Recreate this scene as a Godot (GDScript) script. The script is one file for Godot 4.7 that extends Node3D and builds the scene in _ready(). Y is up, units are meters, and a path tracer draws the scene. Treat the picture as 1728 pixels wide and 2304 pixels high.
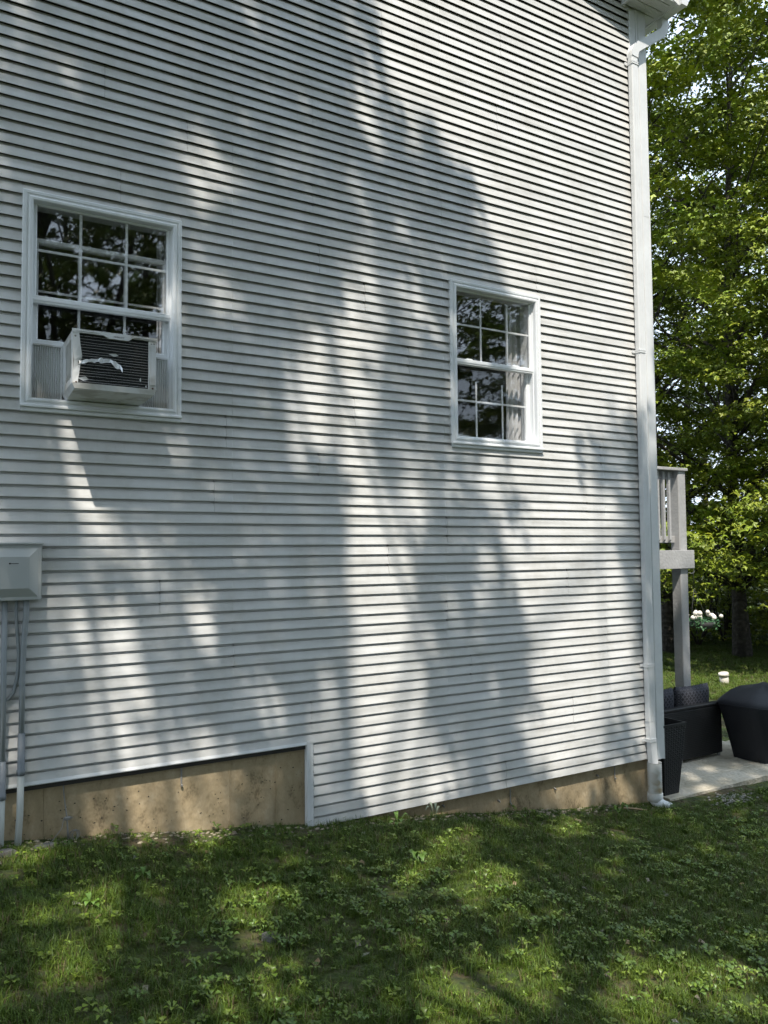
extends Node3D
# A grey-white vinyl-sided gable end in dappled tree shade, lawn in front, patio, deck and maples behind the corner.
# Wall plane z = 0 (x to the right along the wall, +z towards the camera), metres.

const SUN := Vector3(-0.52, 1.9, 1.0)          # direction towards the sun
const COURSE := 0.0762                          # height of one siding course
const TOP_LINE := 6.0                           # height of course line 0
var rng := RandomNumberGenerator.new()
var used := {}
var mats := {}
var house: Node3D

# ---------------------------------------------------------------- helpers
class MB:
	var st := SurfaceTool.new()
	var o := Vector3.ZERO
	var flat := true
	func _init(origin := Vector3.ZERO, smooth := false):
		o = origin
		flat = not smooth
		st.begin(Mesh.PRIMITIVE_TRIANGLES)
		st.set_smooth_group(0 if smooth else -1)
	func tri(a: Vector3, b: Vector3, c: Vector3):
		st.add_vertex(a - o); st.add_vertex(b - o); st.add_vertex(c - o)
	func quad(a: Vector3, b: Vector3, c: Vector3, d: Vector3):
		tri(a, b, c); tri(a, c, d)
	func box(x0: float, x1: float, y0: float, y1: float, z0: float, z1: float):
		var p := [Vector3(x0, y0, z0), Vector3(x1, y0, z0), Vector3(x1, y1, z0), Vector3(x0, y1, z0), Vector3(x0, y0, z1), Vector3(x1, y0, z1), Vector3(x1, y1, z1), Vector3(x0, y1, z1)]
		hexa(p)
	func hexa(p: Array):
		quad(p[4], p[7], p[6], p[5]); quad(p[1], p[2], p[3], p[0])
		quad(p[0], p[3], p[7], p[4]); quad(p[5], p[6], p[2], p[1])
		quad(p[7], p[3], p[2], p[6]); quad(p[0], p[4], p[5], p[1])
	# box with its four edges along the axis (0 x, 1 y, 2 z) chamfered by c
	func cbox(x0: float, x1: float, y0: float, y1: float, z0: float, z1: float, c: float, axis := 1):
		var lo := Vector3(x0, y0, z0); var hi := Vector3(x1, y1, z1)
		var a := (axis + 1) % 3; var b := (axis + 2) % 3
		var ring := [[lo[a] + c, lo[b]], [hi[a] - c, lo[b]], [hi[a], lo[b] + c], [hi[a], hi[b] - c], [hi[a] - c, hi[b]], [lo[a] + c, hi[b]], [lo[a], hi[b] - c], [lo[a], lo[b] + c]]
		var e := []
		for t in [lo[axis], hi[axis]]:
			var r := []
			for q in ring:
				var v := Vector3.ZERO
				v[axis] = t; v[a] = q[0]; v[b] = q[1]
				r.append(v)
			e.append(r)
		for i in 8:
			var j := (i + 1) % 8
			quad(e[0][i], e[1][i], e[1][j], e[0][j])
		for i in range(1, 7):
			tri(e[0][0], e[0][i], e[0][i + 1]); tri(e[1][0], e[1][i + 1], e[1][i])
	# mitred picture frame in the xy plane: profile of [inset, z]
	func frame(x0: float, x1: float, y0: float, y1: float, prof: Array):
		for i in prof.size() - 1:
			var a: float = prof[i][0]; var za: float = prof[i][1]
			var b: float = prof[i + 1][0]; var zb: float = prof[i + 1][1]
			var A := [Vector3(x0 + a, y0 + a, za), Vector3(x1 - a, y0 + a, za), Vector3(x1 - a, y1 - a, za), Vector3(x0 + a, y1 - a, za)]
			var B := [Vector3(x0 + b, y0 + b, zb), Vector3(x1 - b, y0 + b, zb), Vector3(x1 - b, y1 - b, zb), Vector3(x0 + b, y1 - b, zb)]
			for k in 4:
				var j := (k + 1) % 4
				quad(A[k], B[k], B[j], A[j])
	func tube(pts: Array, radii: Array, sides := 8, cap := true):
		var rings := []
		for i in pts.size():
			var d: Vector3
			if i == 0: d = pts[1] - pts[0]
			elif i == pts.size() - 1: d = pts[i] - pts[i - 1]
			else: d = pts[i + 1] - pts[i - 1]
			d = d.normalized()
			var u := d.cross(Vector3(0.31, 0.17, 0.93)).normalized()
			if i > 0 and rings.size() > 0:
				var pu: Vector3 = rings[i - 1][1]
				u = (pu - d * pu.dot(d)).normalized()
			var w := d.cross(u)
			var ring := []
			for k in sides:
				var t := TAU * k / sides
				ring.append(pts[i] + (u * cos(t) + w * sin(t)) * radii[i])
			rings.append([ring, u])
		for i in pts.size() - 1:
			for k in sides:
				var j := (k + 1) % sides
				quad(rings[i][0][k], rings[i][0][j], rings[i + 1][0][j], rings[i + 1][0][k])
		if cap:
			for k in range(1, sides - 1):
				tri(rings[0][0][0], rings[0][0][k + 1], rings[0][0][k])
				tri(rings[-1][0][0], rings[-1][0][k], rings[-1][0][k + 1])
	# rectangular section swept along points, w along side vector, h along the other
	func ribbon(pts: Array, side: Vector3, hw: float, hh: float):
		var rs := []
		for i in pts.size():
			var d: Vector3 = (pts[min(i + 1, pts.size() - 1)] - pts[max(i - 1, 0)]).normalized()
			var n := d.cross(side).normalized()
			rs.append([pts[i] - side * hw - n * hh, pts[i] + side * hw - n * hh, pts[i] + side * hw + n * hh, pts[i] - side * hw + n * hh])
		for i in pts.size() - 1:
			for k in 4:
				var j := (k + 1) % 4
				quad(rs[i][k], rs[i][j], rs[i + 1][j], rs[i + 1][k])
		quad(rs[0][0], rs[0][1], rs[0][2], rs[0][3]); quad(rs[-1][3], rs[-1][2], rs[-1][1], rs[-1][0])
	func mesh() -> ArrayMesh:
		if not flat: st.index()
		st.generate_normals()
		return st.commit()

func numbered(n: String) -> String:
	var k: int = used.get(n, 0)
	used[n] = k + 1
	return n if k == 0 else "%s_%03d" % [n, k]

func put(mb: MB, called: String, m: Material, parent: Node = null) -> MeshInstance3D:
	return put_mesh(mb.mesh(), called, m, parent, mb.o if parent == null else Vector3.ZERO)

func put_mesh(me: Mesh, called: String, m: Material, parent: Node = null, at := Vector3.ZERO) -> MeshInstance3D:
	var i := MeshInstance3D.new()
	i.mesh = me
	i.material_override = m
	i.cast_shadow = GeometryInstance3D.SHADOW_CASTING_SETTING_ON
	i.position = at
	if parent == null:
		i.name = numbered(called)
		add_child(i)
	else:
		i.name = called
		parent.add_child(i, true)
	return i

func thing(called: String, label: String, category: String, at := Vector3.ZERO, group := "") -> Node3D:
	var n := Node3D.new()
	n.name = numbered(called)
	n.position = at
	add_child(n)
	tag(n, label, category, group)
	return n

func tag(n: Node, label := "", category := "", group := "", kind := ""):
	if label: n.set_meta("label", label)
	if category: n.set_meta("category", category)
	if group: n.set_meta("group", group)
	if kind: n.set_meta("kind", kind)

func lin(r: float, g: float, b: float) -> Color:
	return Color(r, g, b).linear_to_srgb()

func noise_img(size: int, freq: float, oct: int, sd: int, type := FastNoiseLite.TYPE_SIMPLEX_SMOOTH) -> Image:
	var n := FastNoiseLite.new()
	n.noise_type = type
	n.frequency = freq
	n.seed = sd
	n.fractal_octaves = oct
	var im := n.get_seamless_image(size, size)
	im.convert(Image.FORMAT_RGB8)
	return im

# image whose colour runs through the given linear colours along a mix of noises
func ramp_tex(size: int, layers: Array, cols: Array, contrast := 1.0) -> ImageTexture:
	var ims := []
	for l in layers: ims.append([noise_img(size, l[0], l[1], l[2]), l[3]])
	var out := Image.create(size, size, true, Image.FORMAT_RGB8)
	for y in size:
		for x in size:
			var v := 0.0
			for q in ims: v += (q[0].get_pixel(x, y).r - 0.5) * q[1]
			v = clampf(0.5 + v * contrast, 0.0, 0.999) * (cols.size() - 1)
			var k := int(v)
			out.set_pixel(x, y, (cols[k] as Color).lerp(cols[k + 1], v - k).linear_to_srgb())
	out.generate_mipmaps()
	return ImageTexture.create_from_image(out)

func normal_tex(size: int, freq: float, oct: int, sd: int, strength: float, stretch := 1) -> ImageTexture:
	var im := noise_img(size, freq, oct, sd)
	if stretch > 1:
		im.resize(size * stretch, size)
		im = im.get_region(Rect2i(0, 0, size * stretch, size))
		im.resize(size, size)
		var out := Image.create(size, size, false, Image.FORMAT_RGB8)
		for y in size:
			for x in size:
				out.set_pixel(x, y, im.get_pixel(x / stretch, y))
		im = out
	im.convert(Image.FORMAT_RGBA8)
	im.bump_map_to_normal_map(strength)
	im.generate_mipmaps()
	return ImageTexture.create_from_image(im)

func mat(col: Color, rough := 0.6, tex: Texture2D = null, scale := 1.0, ntex: Texture2D = null, nstr := 1.0) -> StandardMaterial3D:
	var m := StandardMaterial3D.new()
	m.albedo_color = col
	m.roughness = rough
	if tex: m.albedo_texture = tex
	if ntex:
		m.normal_enabled = true
		m.normal_texture = ntex
		m.normal_scale = nstr
	if tex or ntex:
		m.uv1_triplanar = true
		m.uv1_world_triplanar = true
		m.uv1_scale = Vector3.ONE * scale
	return m

func ground_y(x: float, z: float) -> float:
	var a := 0.385 - 0.128 * x
	var b := -0.385 - 0.012 * (x - 6.0)
	var t := smoothstep(5.4, 7.0, x)
	var y := lerpf(a, b, t)
	if x < -3.0: y = 0.385 + 0.384 + (x + 3.0) * -0.03
	if x > 14.0: y = b + 0.0
	return y

func bumpy_ground(x: float, z: float) -> float:
	return ground_y(x, z) + 0.012 * sin(x * 2.1 + z * 1.3) + 0.010 * sin(z * 3.7 - x * 1.9) + 0.006 * sin(x * 7.3 + z * 6.1)

# ---------------------------------------------------------------- scene
func _ready():
	rng.seed = 20240611
	setup_view()
	make_materials()
	build_ground()
	build_house()
	build_patio()
	build_deck()
	build_utilities()
	build_patio_things()
	build_background()
	build_shade_trees()
	build_lawn()
	build_small_things()

func setup_view():
	var cam := Camera3D.new()
	cam.name = "camera"
	cam.transform = Transform3D(Basis(Vector3(0.86409, -0.00940, 0.50326), Vector3(-0.01723, 0.99869, 0.04823), Vector3(-0.50305, -0.05035, 0.86279)).orthonormalized(), Vector3(0.0, 2.0627, 5.2409))
	cam.fov = 67.0
	cam.near = 0.05
	cam.far = 900.0
	add_child(cam)
	cam.make_current()
	var sky_m := ProceduralSkyMaterial.new()
	sky_m.sky_top_color = lin(0.62, 0.755, 0.92)
	sky_m.sky_horizon_color = lin(0.67, 0.77, 0.89)
	sky_m.sky_curve = 0.14
	sky_m.ground_bottom_color = lin(0.06, 0.07, 0.03)
	sky_m.ground_horizon_color = lin(0.30, 0.36, 0.36)
	var sky := Sky.new()
	sky.sky_material = sky_m
	var env := Environment.new()
	env.background_mode = Environment.BG_SKY
	env.sky = sky
	env.background_energy_multiplier = 1.12
	env.tonemap_mode = Environment.TONE_MAPPER_LINEAR
	env.tonemap_exposure = 1.8
	env.sdfgi_enabled = true
	env.ssao_enabled = true
	env.ssil_enabled = true
	var we := WorldEnvironment.new()
	we.name = "environment"
	we.environment = env
	add_child(we)
	var sun := DirectionalLight3D.new()
	sun.name = "sun"
	sun.light_energy = 1.14
	sun.light_color = Color(1.0, 0.97, 0.925)
	sun.light_angular_distance = 0.53
	sun.shadow_enabled = true
	add_child(sun)
	sun.look_at_from_position(SUN * 10.0, Vector3.ZERO, Vector3.UP)

func make_materials():
	var grain := normal_tex(256, 0.035, 3, 5, 5.0, 8)
	var sid := ramp_tex(512, [[0.008, 4, 11, 1.3], [0.05, 3, 12, 0.5]], [Color(0.53, 0.524, 0.498), Color(0.598, 0.595, 0.576), Color(0.63, 0.628, 0.612)])
	mats.siding = mat(Color.WHITE, 0.42, sid, 0.55, grain, 0.35)
	var wh := ramp_tex(256, [[0.012, 3, 21, 1.2], [0.08, 2, 22, 0.5]], [Color(0.68, 0.69, 0.69), Color(0.76, 0.77, 0.77)])
	mats.trim = mat(Color.WHITE, 0.35, wh, 0.8)
	mats.window_white = mat(lin(0.80, 0.82, 0.83), 0.3)
	mats.aluminum = mat(lin(0.62, 0.63, 0.63), 0.38)
	mats.aluminum.metallic = 0.55
	mats.sheathing = mat(lin(0.05, 0.045, 0.04), 0.9)  # shade behind the hollow laps is put into this near-black colour
	mats.interior = mat(lin(0.48, 0.47, 0.44), 0.9)
	var con := ramp_tex(512, [[0.008, 4, 31, 0.9], [0.03, 4, 32, 0.4], [0.12, 2, 33, 0.35]], [Color(0.19, 0.145, 0.085), Color(0.36, 0.28, 0.165), Color(0.40, 0.315, 0.195), Color(0.45, 0.37, 0.245)])
	mats.concrete_wall = mat(Color.WHITE, 0.9, con, 0.75, normal_tex(256, 0.06, 4, 34, 2.5), 0.35)
	mats.concrete_wall.uv1_scale = Vector3(0.95, 0.60, 1.0)
	var pat := ramp_tex(256, [[0.01, 4, 41, 1.4], [0.08, 3, 42, 0.6]], [Color(0.40, 0.355, 0.27), Color(0.50, 0.45, 0.355), Color(0.56, 0.51, 0.42)])
	mats.patio = mat(Color.WHITE, 0.88, pat, 0.6, normal_tex(256, 0.15, 3, 43, 4.0), 0.4)
	var dk := ramp_tex(256, [[0.01, 3, 51, 1.3], [0.09, 3, 52, 0.6]], [Color(0.33, 0.328, 0.325), Color(0.37, 0.367, 0.363), Color(0.40, 0.397, 0.393)])
	mats.deck = mat(Color.WHITE, 0.75, dk, 0.9, normal_tex(256, 0.08, 3, 53, 2.0), 0.3)
	mats.pit = mat(lin(0.07, 0.06, 0.045), 1.0)
	var so := ramp_tex(512, [[0.007, 4, 61, 1.6], [0.04, 4, 62, 0.9]], [Color(0.030, 0.050, 0.006), Color(0.040, 0.062, 0.008), Color(0.052, 0.058, 0.014), Color(0.085, 0.066, 0.034)])
	mats.ground = mat(Color.WHITE, 0.95, so, 0.35, normal_tex(256, 0.1, 4, 63, 8.0), 1.0)
	mats.grey_box = mat(lin(0.40, 0.42, 0.41), 0.5)
	mats.grey_pvc = mat(lin(0.26, 0.285, 0.295), 0.5)
	mats.grey_dark = mat(lin(0.16, 0.18, 0.195), 0.5)
	mats.pale_pvc = mat(lin(0.45, 0.47, 0.44), 0.55)
	mats.drain = mat(lin(0.66, 0.67, 0.65), 0.5, ramp_tex(128, [[0.02, 3, 71, 2.0]], [Color(0.55, 0.44, 0.30), Color(0.9, 0.9, 0.87), Color(0.95, 0.95, 0.95), Color(0.97, 0.97, 0.97)]), 1.8)
	mats.black_wicker = mat(lin(0.010, 0.010, 0.011), 0.6)
	mats.wicker_panel = mat(lin(0.017, 0.017, 0.018), 0.55, null, 1.0)
	var cu := Image.create(256, 256, true, Image.FORMAT_RGB8)
	for y in 256:
		for x in 256:
			var u := fposmod(x / 64.0, 1.0) - 0.5
			var v := fposmod(y / 64.0, 1.0) - 0.5
			var u2 := fposmod(x / 64.0 + 0.5, 1.0) - 0.5
			var v2 := fposmod(y / 64.0 + 0.5, 1.0) - 0.5
			var d := minf(absf(sqrt(u * u + v * v) - 0.40), absf(sqrt(u2 * u2 + v2 * v2) - 0.40))
			cu.set_pixel(x, y, lin(0.075, 0.078, 0.095) if d < 0.05 else lin(0.013, 0.014, 0.02))
	cu.generate_mipmaps()
	mats.cushion = mat(Color.WHITE, 0.9, ImageTexture.create_from_image(cu), 4.2)
	mats.cover = mat(lin(0.010, 0.011, 0.016), 0.62, null, 6.0, normal_tex(256, 0.03, 3, 81, 5.0), 0.5)
	mats.coil = mat(lin(0.028, 0.030, 0.030), 0.55, null, 3.0, normal_tex(128, 0.3, 2, 82, 6.0), 0.8)
	mats.coil.metallic = 0.3
	mats.wire = mat(lin(0.36, 0.36, 0.35), 0.4)
	mats.torn = mat(lin(0.75, 0.76, 0.77), 0.35)
	mats.torn.metallic = 0.7
	mats.rust = mat(lin(0.10, 0.045, 0.02), 0.9)
	mats.ac_white = mat(Color.WHITE, 0.45, ramp_tex(128, [[0.02, 4, 91, 2.0]], [Color(0.45, 0.44, 0.41), Color(0.66, 0.67, 0.665), Color(0.70, 0.71, 0.71)]), 1.5)
	mats.black_gap = mat(lin(0.01, 0.01, 0.01), 0.9)
	mats.text_grey = mat(lin(0.12, 0.12, 0.13), 0.6)
	mats.curtain = mat(lin(0.62, 0.63, 0.64), 0.95)
	mats.curtain.backlight = Color(0.3, 0.3, 0.3)
	var gl := StandardMaterial3D.new()
	gl.albedo_color = Color(0.03, 0.04, 0.045, 0.02)
	gl.transparency = BaseMaterial3D.TRANSPARENCY_ALPHA
	gl.roughness = 0.015
	gl.metallic_specular = 1.0
	mats.glass = gl
	mats.roof = mat(lin(0.05, 0.05, 0.052), 0.95)
	mats.bark = mat(Color.WHITE, 0.95, ramp_tex(256, [[0.03, 4, 101, 1.8]], [Color(0.022, 0.019, 0.015), Color(0.05, 0.043, 0.033), Color(0.09, 0.08, 0.066)]), 0.9, normal_tex(256, 0.05, 4, 102, 9.0), 1.0)
	mats.leaf = leaf_mat(0.5)
	mats.grass = leaf_mat(0.55)
	mats.weed = leaf_mat(0.42)
	mats.stone = mat(Color.WHITE, 0.9, ramp_tex(128, [[0.03, 4, 111, 1.5]], [Color(0.10, 0.097, 0.088), Color(0.18, 0.172, 0.155)]), 2.0)
	mats.petal = mat(lin(0.72, 0.66, 0.58), 0.8)
	mats.cord = mat(lin(0.05, 0.05, 0.05), 0.8)
	mats.pvc_cap = mat(lin(0.62, 0.58, 0.50), 0.6)
	mats.steel = mat(lin(0.30, 0.29, 0.27), 0.55)
	mats.steel.metallic = 0.4
	mats.tan_leaf = mat(lin(0.26, 0.19, 0.11), 0.9)
	mats.silver_leaf = mat(lin(0.20, 0.24, 0.17), 0.7)

func leaf_mat(rough: float) -> StandardMaterial3D:
	var m := StandardMaterial3D.new()
	m.albedo_color = Color.WHITE
	m.vertex_color_use_as_albedo = true
	m.roughness = rough
	m.backlight = Color(0.92, 1.0, 0.40)
	m.cull_mode = BaseMaterial3D.CULL_DISABLED
	return m

# ---------------------------------------------------------------- ground
func build_ground():
	var xs := []
	var zs := []
	var x := -400.0
	while x < 400.0:
		xs.append(x)
		var d := maxf(0.0, maxf(-2.0 - x, x - 12.0))
		x += 0.22 + d * 0.28
	xs.append(400.0)
	var z := -400.0
	while z < 400.0:
		zs.append(z)
		var d2 := maxf(0.0, maxf(-6.0 - z, z - 5.0))
		z += 0.22 + d2 * 0.28
	zs.append(400.0)
	var mb := MB.new(Vector3.ZERO, true)
	for i in xs.size() - 1:
		for j in zs.size() - 1:
			var q := []
			for k in [[i, j], [i + 1, j], [i + 1, j + 1], [i, j + 1]]:
				var px: float = xs[k[0]]; var pz: float = zs[k[1]]
				q.append(Vector3(px, bumpy_ground(px, pz) if absf(px) < 40.0 and absf(pz) < 40.0 else ground_y(clampf(px, -8.0, 16.0), 0.0), pz))
			mb.quad(q[0], q[1], q[2], q[3])
	var g := put(mb, "lawn_ground", mats.ground)
	tag(g, "", "", "", "structure")

# ---------------------------------------------------------------- house
const HX0 := -2.6      # left corner
const HX1 := 6.15      # right corner
const LW := [0.448, 1.447, 2.975, 4.352]   # left window, outside of the casing
const RW := [3.700, 4.690, 2.945, 4.337]

func rake_y(x: float) -> float:      # underside of the sloped rake soffit
	var ridge := (HX0 + HX1) * 0.5
	return 7.73 + 0.34 * (5.66 - x) if x > ridge else 7.73 + 0.34 * (5.66 - (2.0 * ridge - x))

func build_house():
	house = thing("house", "pale grey house gable end clad in narrow horizontal vinyl siding above a tan concrete foundation", "house")
	# sheathing with window openings, as one thick wall behind the siding
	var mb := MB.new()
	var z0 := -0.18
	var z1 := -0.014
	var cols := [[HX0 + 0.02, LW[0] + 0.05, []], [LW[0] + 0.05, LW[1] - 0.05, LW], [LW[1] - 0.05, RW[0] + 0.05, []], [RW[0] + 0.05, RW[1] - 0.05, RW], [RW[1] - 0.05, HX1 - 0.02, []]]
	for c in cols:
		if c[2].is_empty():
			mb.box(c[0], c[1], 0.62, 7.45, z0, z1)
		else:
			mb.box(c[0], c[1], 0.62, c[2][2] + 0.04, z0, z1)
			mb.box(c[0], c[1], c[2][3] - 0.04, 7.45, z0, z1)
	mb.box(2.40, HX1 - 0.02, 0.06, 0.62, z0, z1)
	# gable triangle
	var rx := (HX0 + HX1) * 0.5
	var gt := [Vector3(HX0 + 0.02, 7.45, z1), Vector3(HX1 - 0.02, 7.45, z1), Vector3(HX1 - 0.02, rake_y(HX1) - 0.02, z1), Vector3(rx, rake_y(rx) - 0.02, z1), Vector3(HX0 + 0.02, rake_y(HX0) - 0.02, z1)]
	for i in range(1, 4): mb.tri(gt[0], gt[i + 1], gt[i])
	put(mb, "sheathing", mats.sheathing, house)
	# other outside walls, floor and ceiling, so that rooms are dark
	mb = MB.new()
	mb.box(HX1 - 0.16, HX1 - 0.004, -0.6, 7.55, -9.0, -0.181)
	mb.box(HX0 + 0.004, HX0 + 0.16, -0.6, 7.55, -9.0, -0.181)
	mb.box(HX0 + 0.161, HX1 - 0.161, -0.6, 7.55, -9.0, -8.85)
	put(mb, "outer_wall", mats.siding, house)
	mb = MB.new()
	mb.box(HX0 + 0.161, HX1 - 0.161, 2.0, 2.2, -8.84, -0.182)
	mb.box(HX0 + 0.161, HX1 - 0.161, 4.75, 4.95, -8.84, -0.182)
	mb.box(2.2, 2.32, 2.201, 4.749, -8.84, -0.182)
	mb.box(HX0 + 0.161, 2.199, 2.201, 4.749, -4.2, -4.1)
	mb.box(2.321, HX1 - 0.161, 2.201, 4.749, -4.2, -4.1)
	put(mb, "room_wall", mats.interior, house)
	build_siding()
	build_foundation()
	build_eaves()
	build_corner()
	build_window(LW, true)
	build_window(RW, false)

# one course of siding as a bevelled strip with a hollow butt, slightly wavy
func board_mesh(x0: float, x1: float, yb: float, h: float, sd: int, dz: float) -> ArrayMesh:
	var mb := MB.new(Vector3((x0 + x1) * 0.5, yb, 0.0))
	var n := maxi(1, int((x1 - x0) / 1.3))
	var prev := []
	for i in n + 1:
		var x := lerpf(x0, x1, float(i) / n)
		var w := 0.0009 * sin(x * 1.7 + sd * 2.3) + 0.0006 * sin(x * 4.1 + sd * 5.1)
		var wz := 0.0008 * sin(x * 1.3 + sd * 1.1) + dz
		# recessed cove under the course above, flat face, rounded butt, then the thin sheet's inner side: hollow behind
		var p := [Vector3(x, yb + h + 0.005, -0.0100), Vector3(x, yb + h - 0.0135, -0.0090), Vector3(x, yb + h - 0.0180 + w, 0.0054 + wz), Vector3(x, yb + 0.0015 + w, 0.0162 + wz), Vector3(x, yb + w, 0.0159 + wz), Vector3(x, yb + w, 0.0144 + wz), Vector3(x, yb + h - 0.0205 + w, 0.0038 + wz), Vector3(x, yb + h - 0.0155, -0.0104), Vector3(x, yb + h + 0.003, -0.0115)]
		if h < 0.05:
			p[0].z = 0.004; p[1] = Vector3(x, yb + h, 0.0080); p[2] = Vector3(x, yb + h * 0.6, 0.0110); p[6] = Vector3(x, yb + h * 0.6, 0.0090); p[7] = Vector3(x, yb + h * 0.8, 0.0030)
		if i > 0:
			for k in 8: mb.quad(prev[k], p[k], p[k + 1], prev[k + 1])
		else:
			for k in range(1, 8): mb.tri(p[0], p[k + 1], p[k])
		prev = p
	for k in range(1, 8): mb.tri(prev[0], prev[k], prev[k + 1])
	return mb.mesh()

func build_siding():
	var seams := {9: [2.45], 12: [0.933, 4.6], 15: [1.487, 5.1], 21: [1.039, 4.661], 24: [2.5], 42: [1.771, 5.43], 45: [2.49], 48: [1.685, 5.238], 54: [3.088], 57: [1.314, 4.97], 60: [3.642], 63: [1.829, 5.44], 66: [3.876], 69: [2.42], 72: [5.0], 75: [3.45]}
	var r2 := RandomNumberGenerator.new()
	r2.seed = 77
	var high := MB.new()
	for line in range(78, -48, -1):
		var yb := TOP_LINE - line * COURSE
		var panel := int(ceil(line / 3.0)) * 3
		var sx := []
		if seams.has(panel): sx = seams[panel].duplicate()
		else:
			var rr := RandomNumberGenerator.new()
			rr.seed = 900 + panel
			sx = [rr.randf_range(-1.6, 1.2) + 3.4, rr.randf_range(-2.4, -0.4)]
		var left := HX0 + 0.03
		var right := HX1 - 0.20
		if line > 70: left = 2.432
		if yb < 0.62 and line <= 70: pass
		if yb > 7.46:
			# gable above the eave box, clipped by the rakes
			var t := (yb + COURSE - 7.73) / 0.34
			right = minf(right, 5.66 - maxf(t, -0.2))
			left = maxf(left, HX0 + HX1 - 5.66 + maxf(t, -0.2))
			if right - left < 0.3: continue
		var cuts := [left, right]
		var slivers := []
		for q in sx:
			if q > left + 0.15 and q < right - 0.15: cuts.append(q)
		cuts.sort()
		for i in cuts.size() - 1:
			var spans := [[cuts[i], cuts[i + 1]]]
			for w in [LW, RW]:
				if yb + COURSE > w[2] + 0.002 and yb < w[3] - 0.002:
					var ns := []
					for s in spans:
						if s[0] < w[0] and s[1] > w[0]:
							ns.append([s[0], w[0] + 0.004])
						elif s[1] <= w[0]: ns.append(s)
						if s[1] > w[1] and s[0] < w[1]:
							ns.append([w[1] - 0.004, s[1]])
						elif s[0] >= w[1]: ns.append(s)
					spans = ns
					# slivers of a course above and below the casing
					var a := maxf(cuts[i], w[0]); var b := minf(cuts[i + 1], w[1])
					if b - a > 0.03:
						if yb + COURSE > w[3] and yb < w[3]: slivers.append([a, b, w[3] - 0.003, yb + COURSE - w[3] + 0.003])
						if yb < w[2] and yb + COURSE > w[2]: slivers.append([a, b, yb, w[2] - yb])
			for q in slivers:
				put_mesh(board_mesh(q[0] + 0.001, q[1] - 0.001, q[2], q[3], panel * 3 + i, 0.0), "siding_board", mats.siding, house, Vector3((q[0] + q[1]) * 0.5, q[2], 0))
			slivers.clear()
			for s in spans:
				if s[1] - s[0] < 0.02: continue
				var dz := 0.0010 * ((panel / 3 + i) % 2)
				var me := board_mesh(s[0] + 0.0012, s[1] - 0.0004, yb, COURSE, panel * 3 + i, dz)
				if yb > 7.45:
					high.st.append_from(me, 0, Transform3D(Basis(), Vector3((s[0] + s[1]) * 0.5 + 0.0004, yb, 0)))
				else:
					put_mesh(me, "siding_board", mats.siding, house, Vector3((s[0] + s[1]) * 0.5 + 0.0004, yb, 0))
	var hi := MeshInstance3D.new()
	hi.mesh = high.st.commit()
	hi.material_override = mats.siding
	hi.name = "gable_siding"
	house.add_child(hi)
	hi.set_meta("kind", "stuff")
	# finish strip under the left part and its upright return at the step
	var mb := MB.new()
	var prof := [[0.0, -0.012], [0.0, 0.017], [0.006, 0.0195], [0.024, 0.0145], [0.024, 0.001]]
	for k in prof.size() - 1:
		var a: Array = prof[k]; var b: Array = prof[k + 1]
		mb.quad(Vector3(HX0, 0.655 + a[0], a[1]), Vector3(HX0, 0.655 + b[0], b[1]), Vector3(2.378, 0.655 + b[0], b[1]), Vector3(2.378, 0.655 + a[0], a[1]))
	mb.quad(Vector3(2.378, 0.655, -0.012), Vector3(2.378, 0.655, 0.017), Vector3(2.378, 0.679, 0.0145), Vector3(2.378, 0.679, 0.001))
	put(mb, "finish_strip", mats.trim, house)
	mb = MB.new()
	mb.cbox(2.379, 2.404, 0.072, 0.683, -0.030, 0.0185, 0.003, 1)
	mb.cbox(2.4045, 2.431, 0.060, 0.676, -0.020, 0.0145, 0.002, 1)
	put(mb, "step_channel", mats.trim, house)

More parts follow.
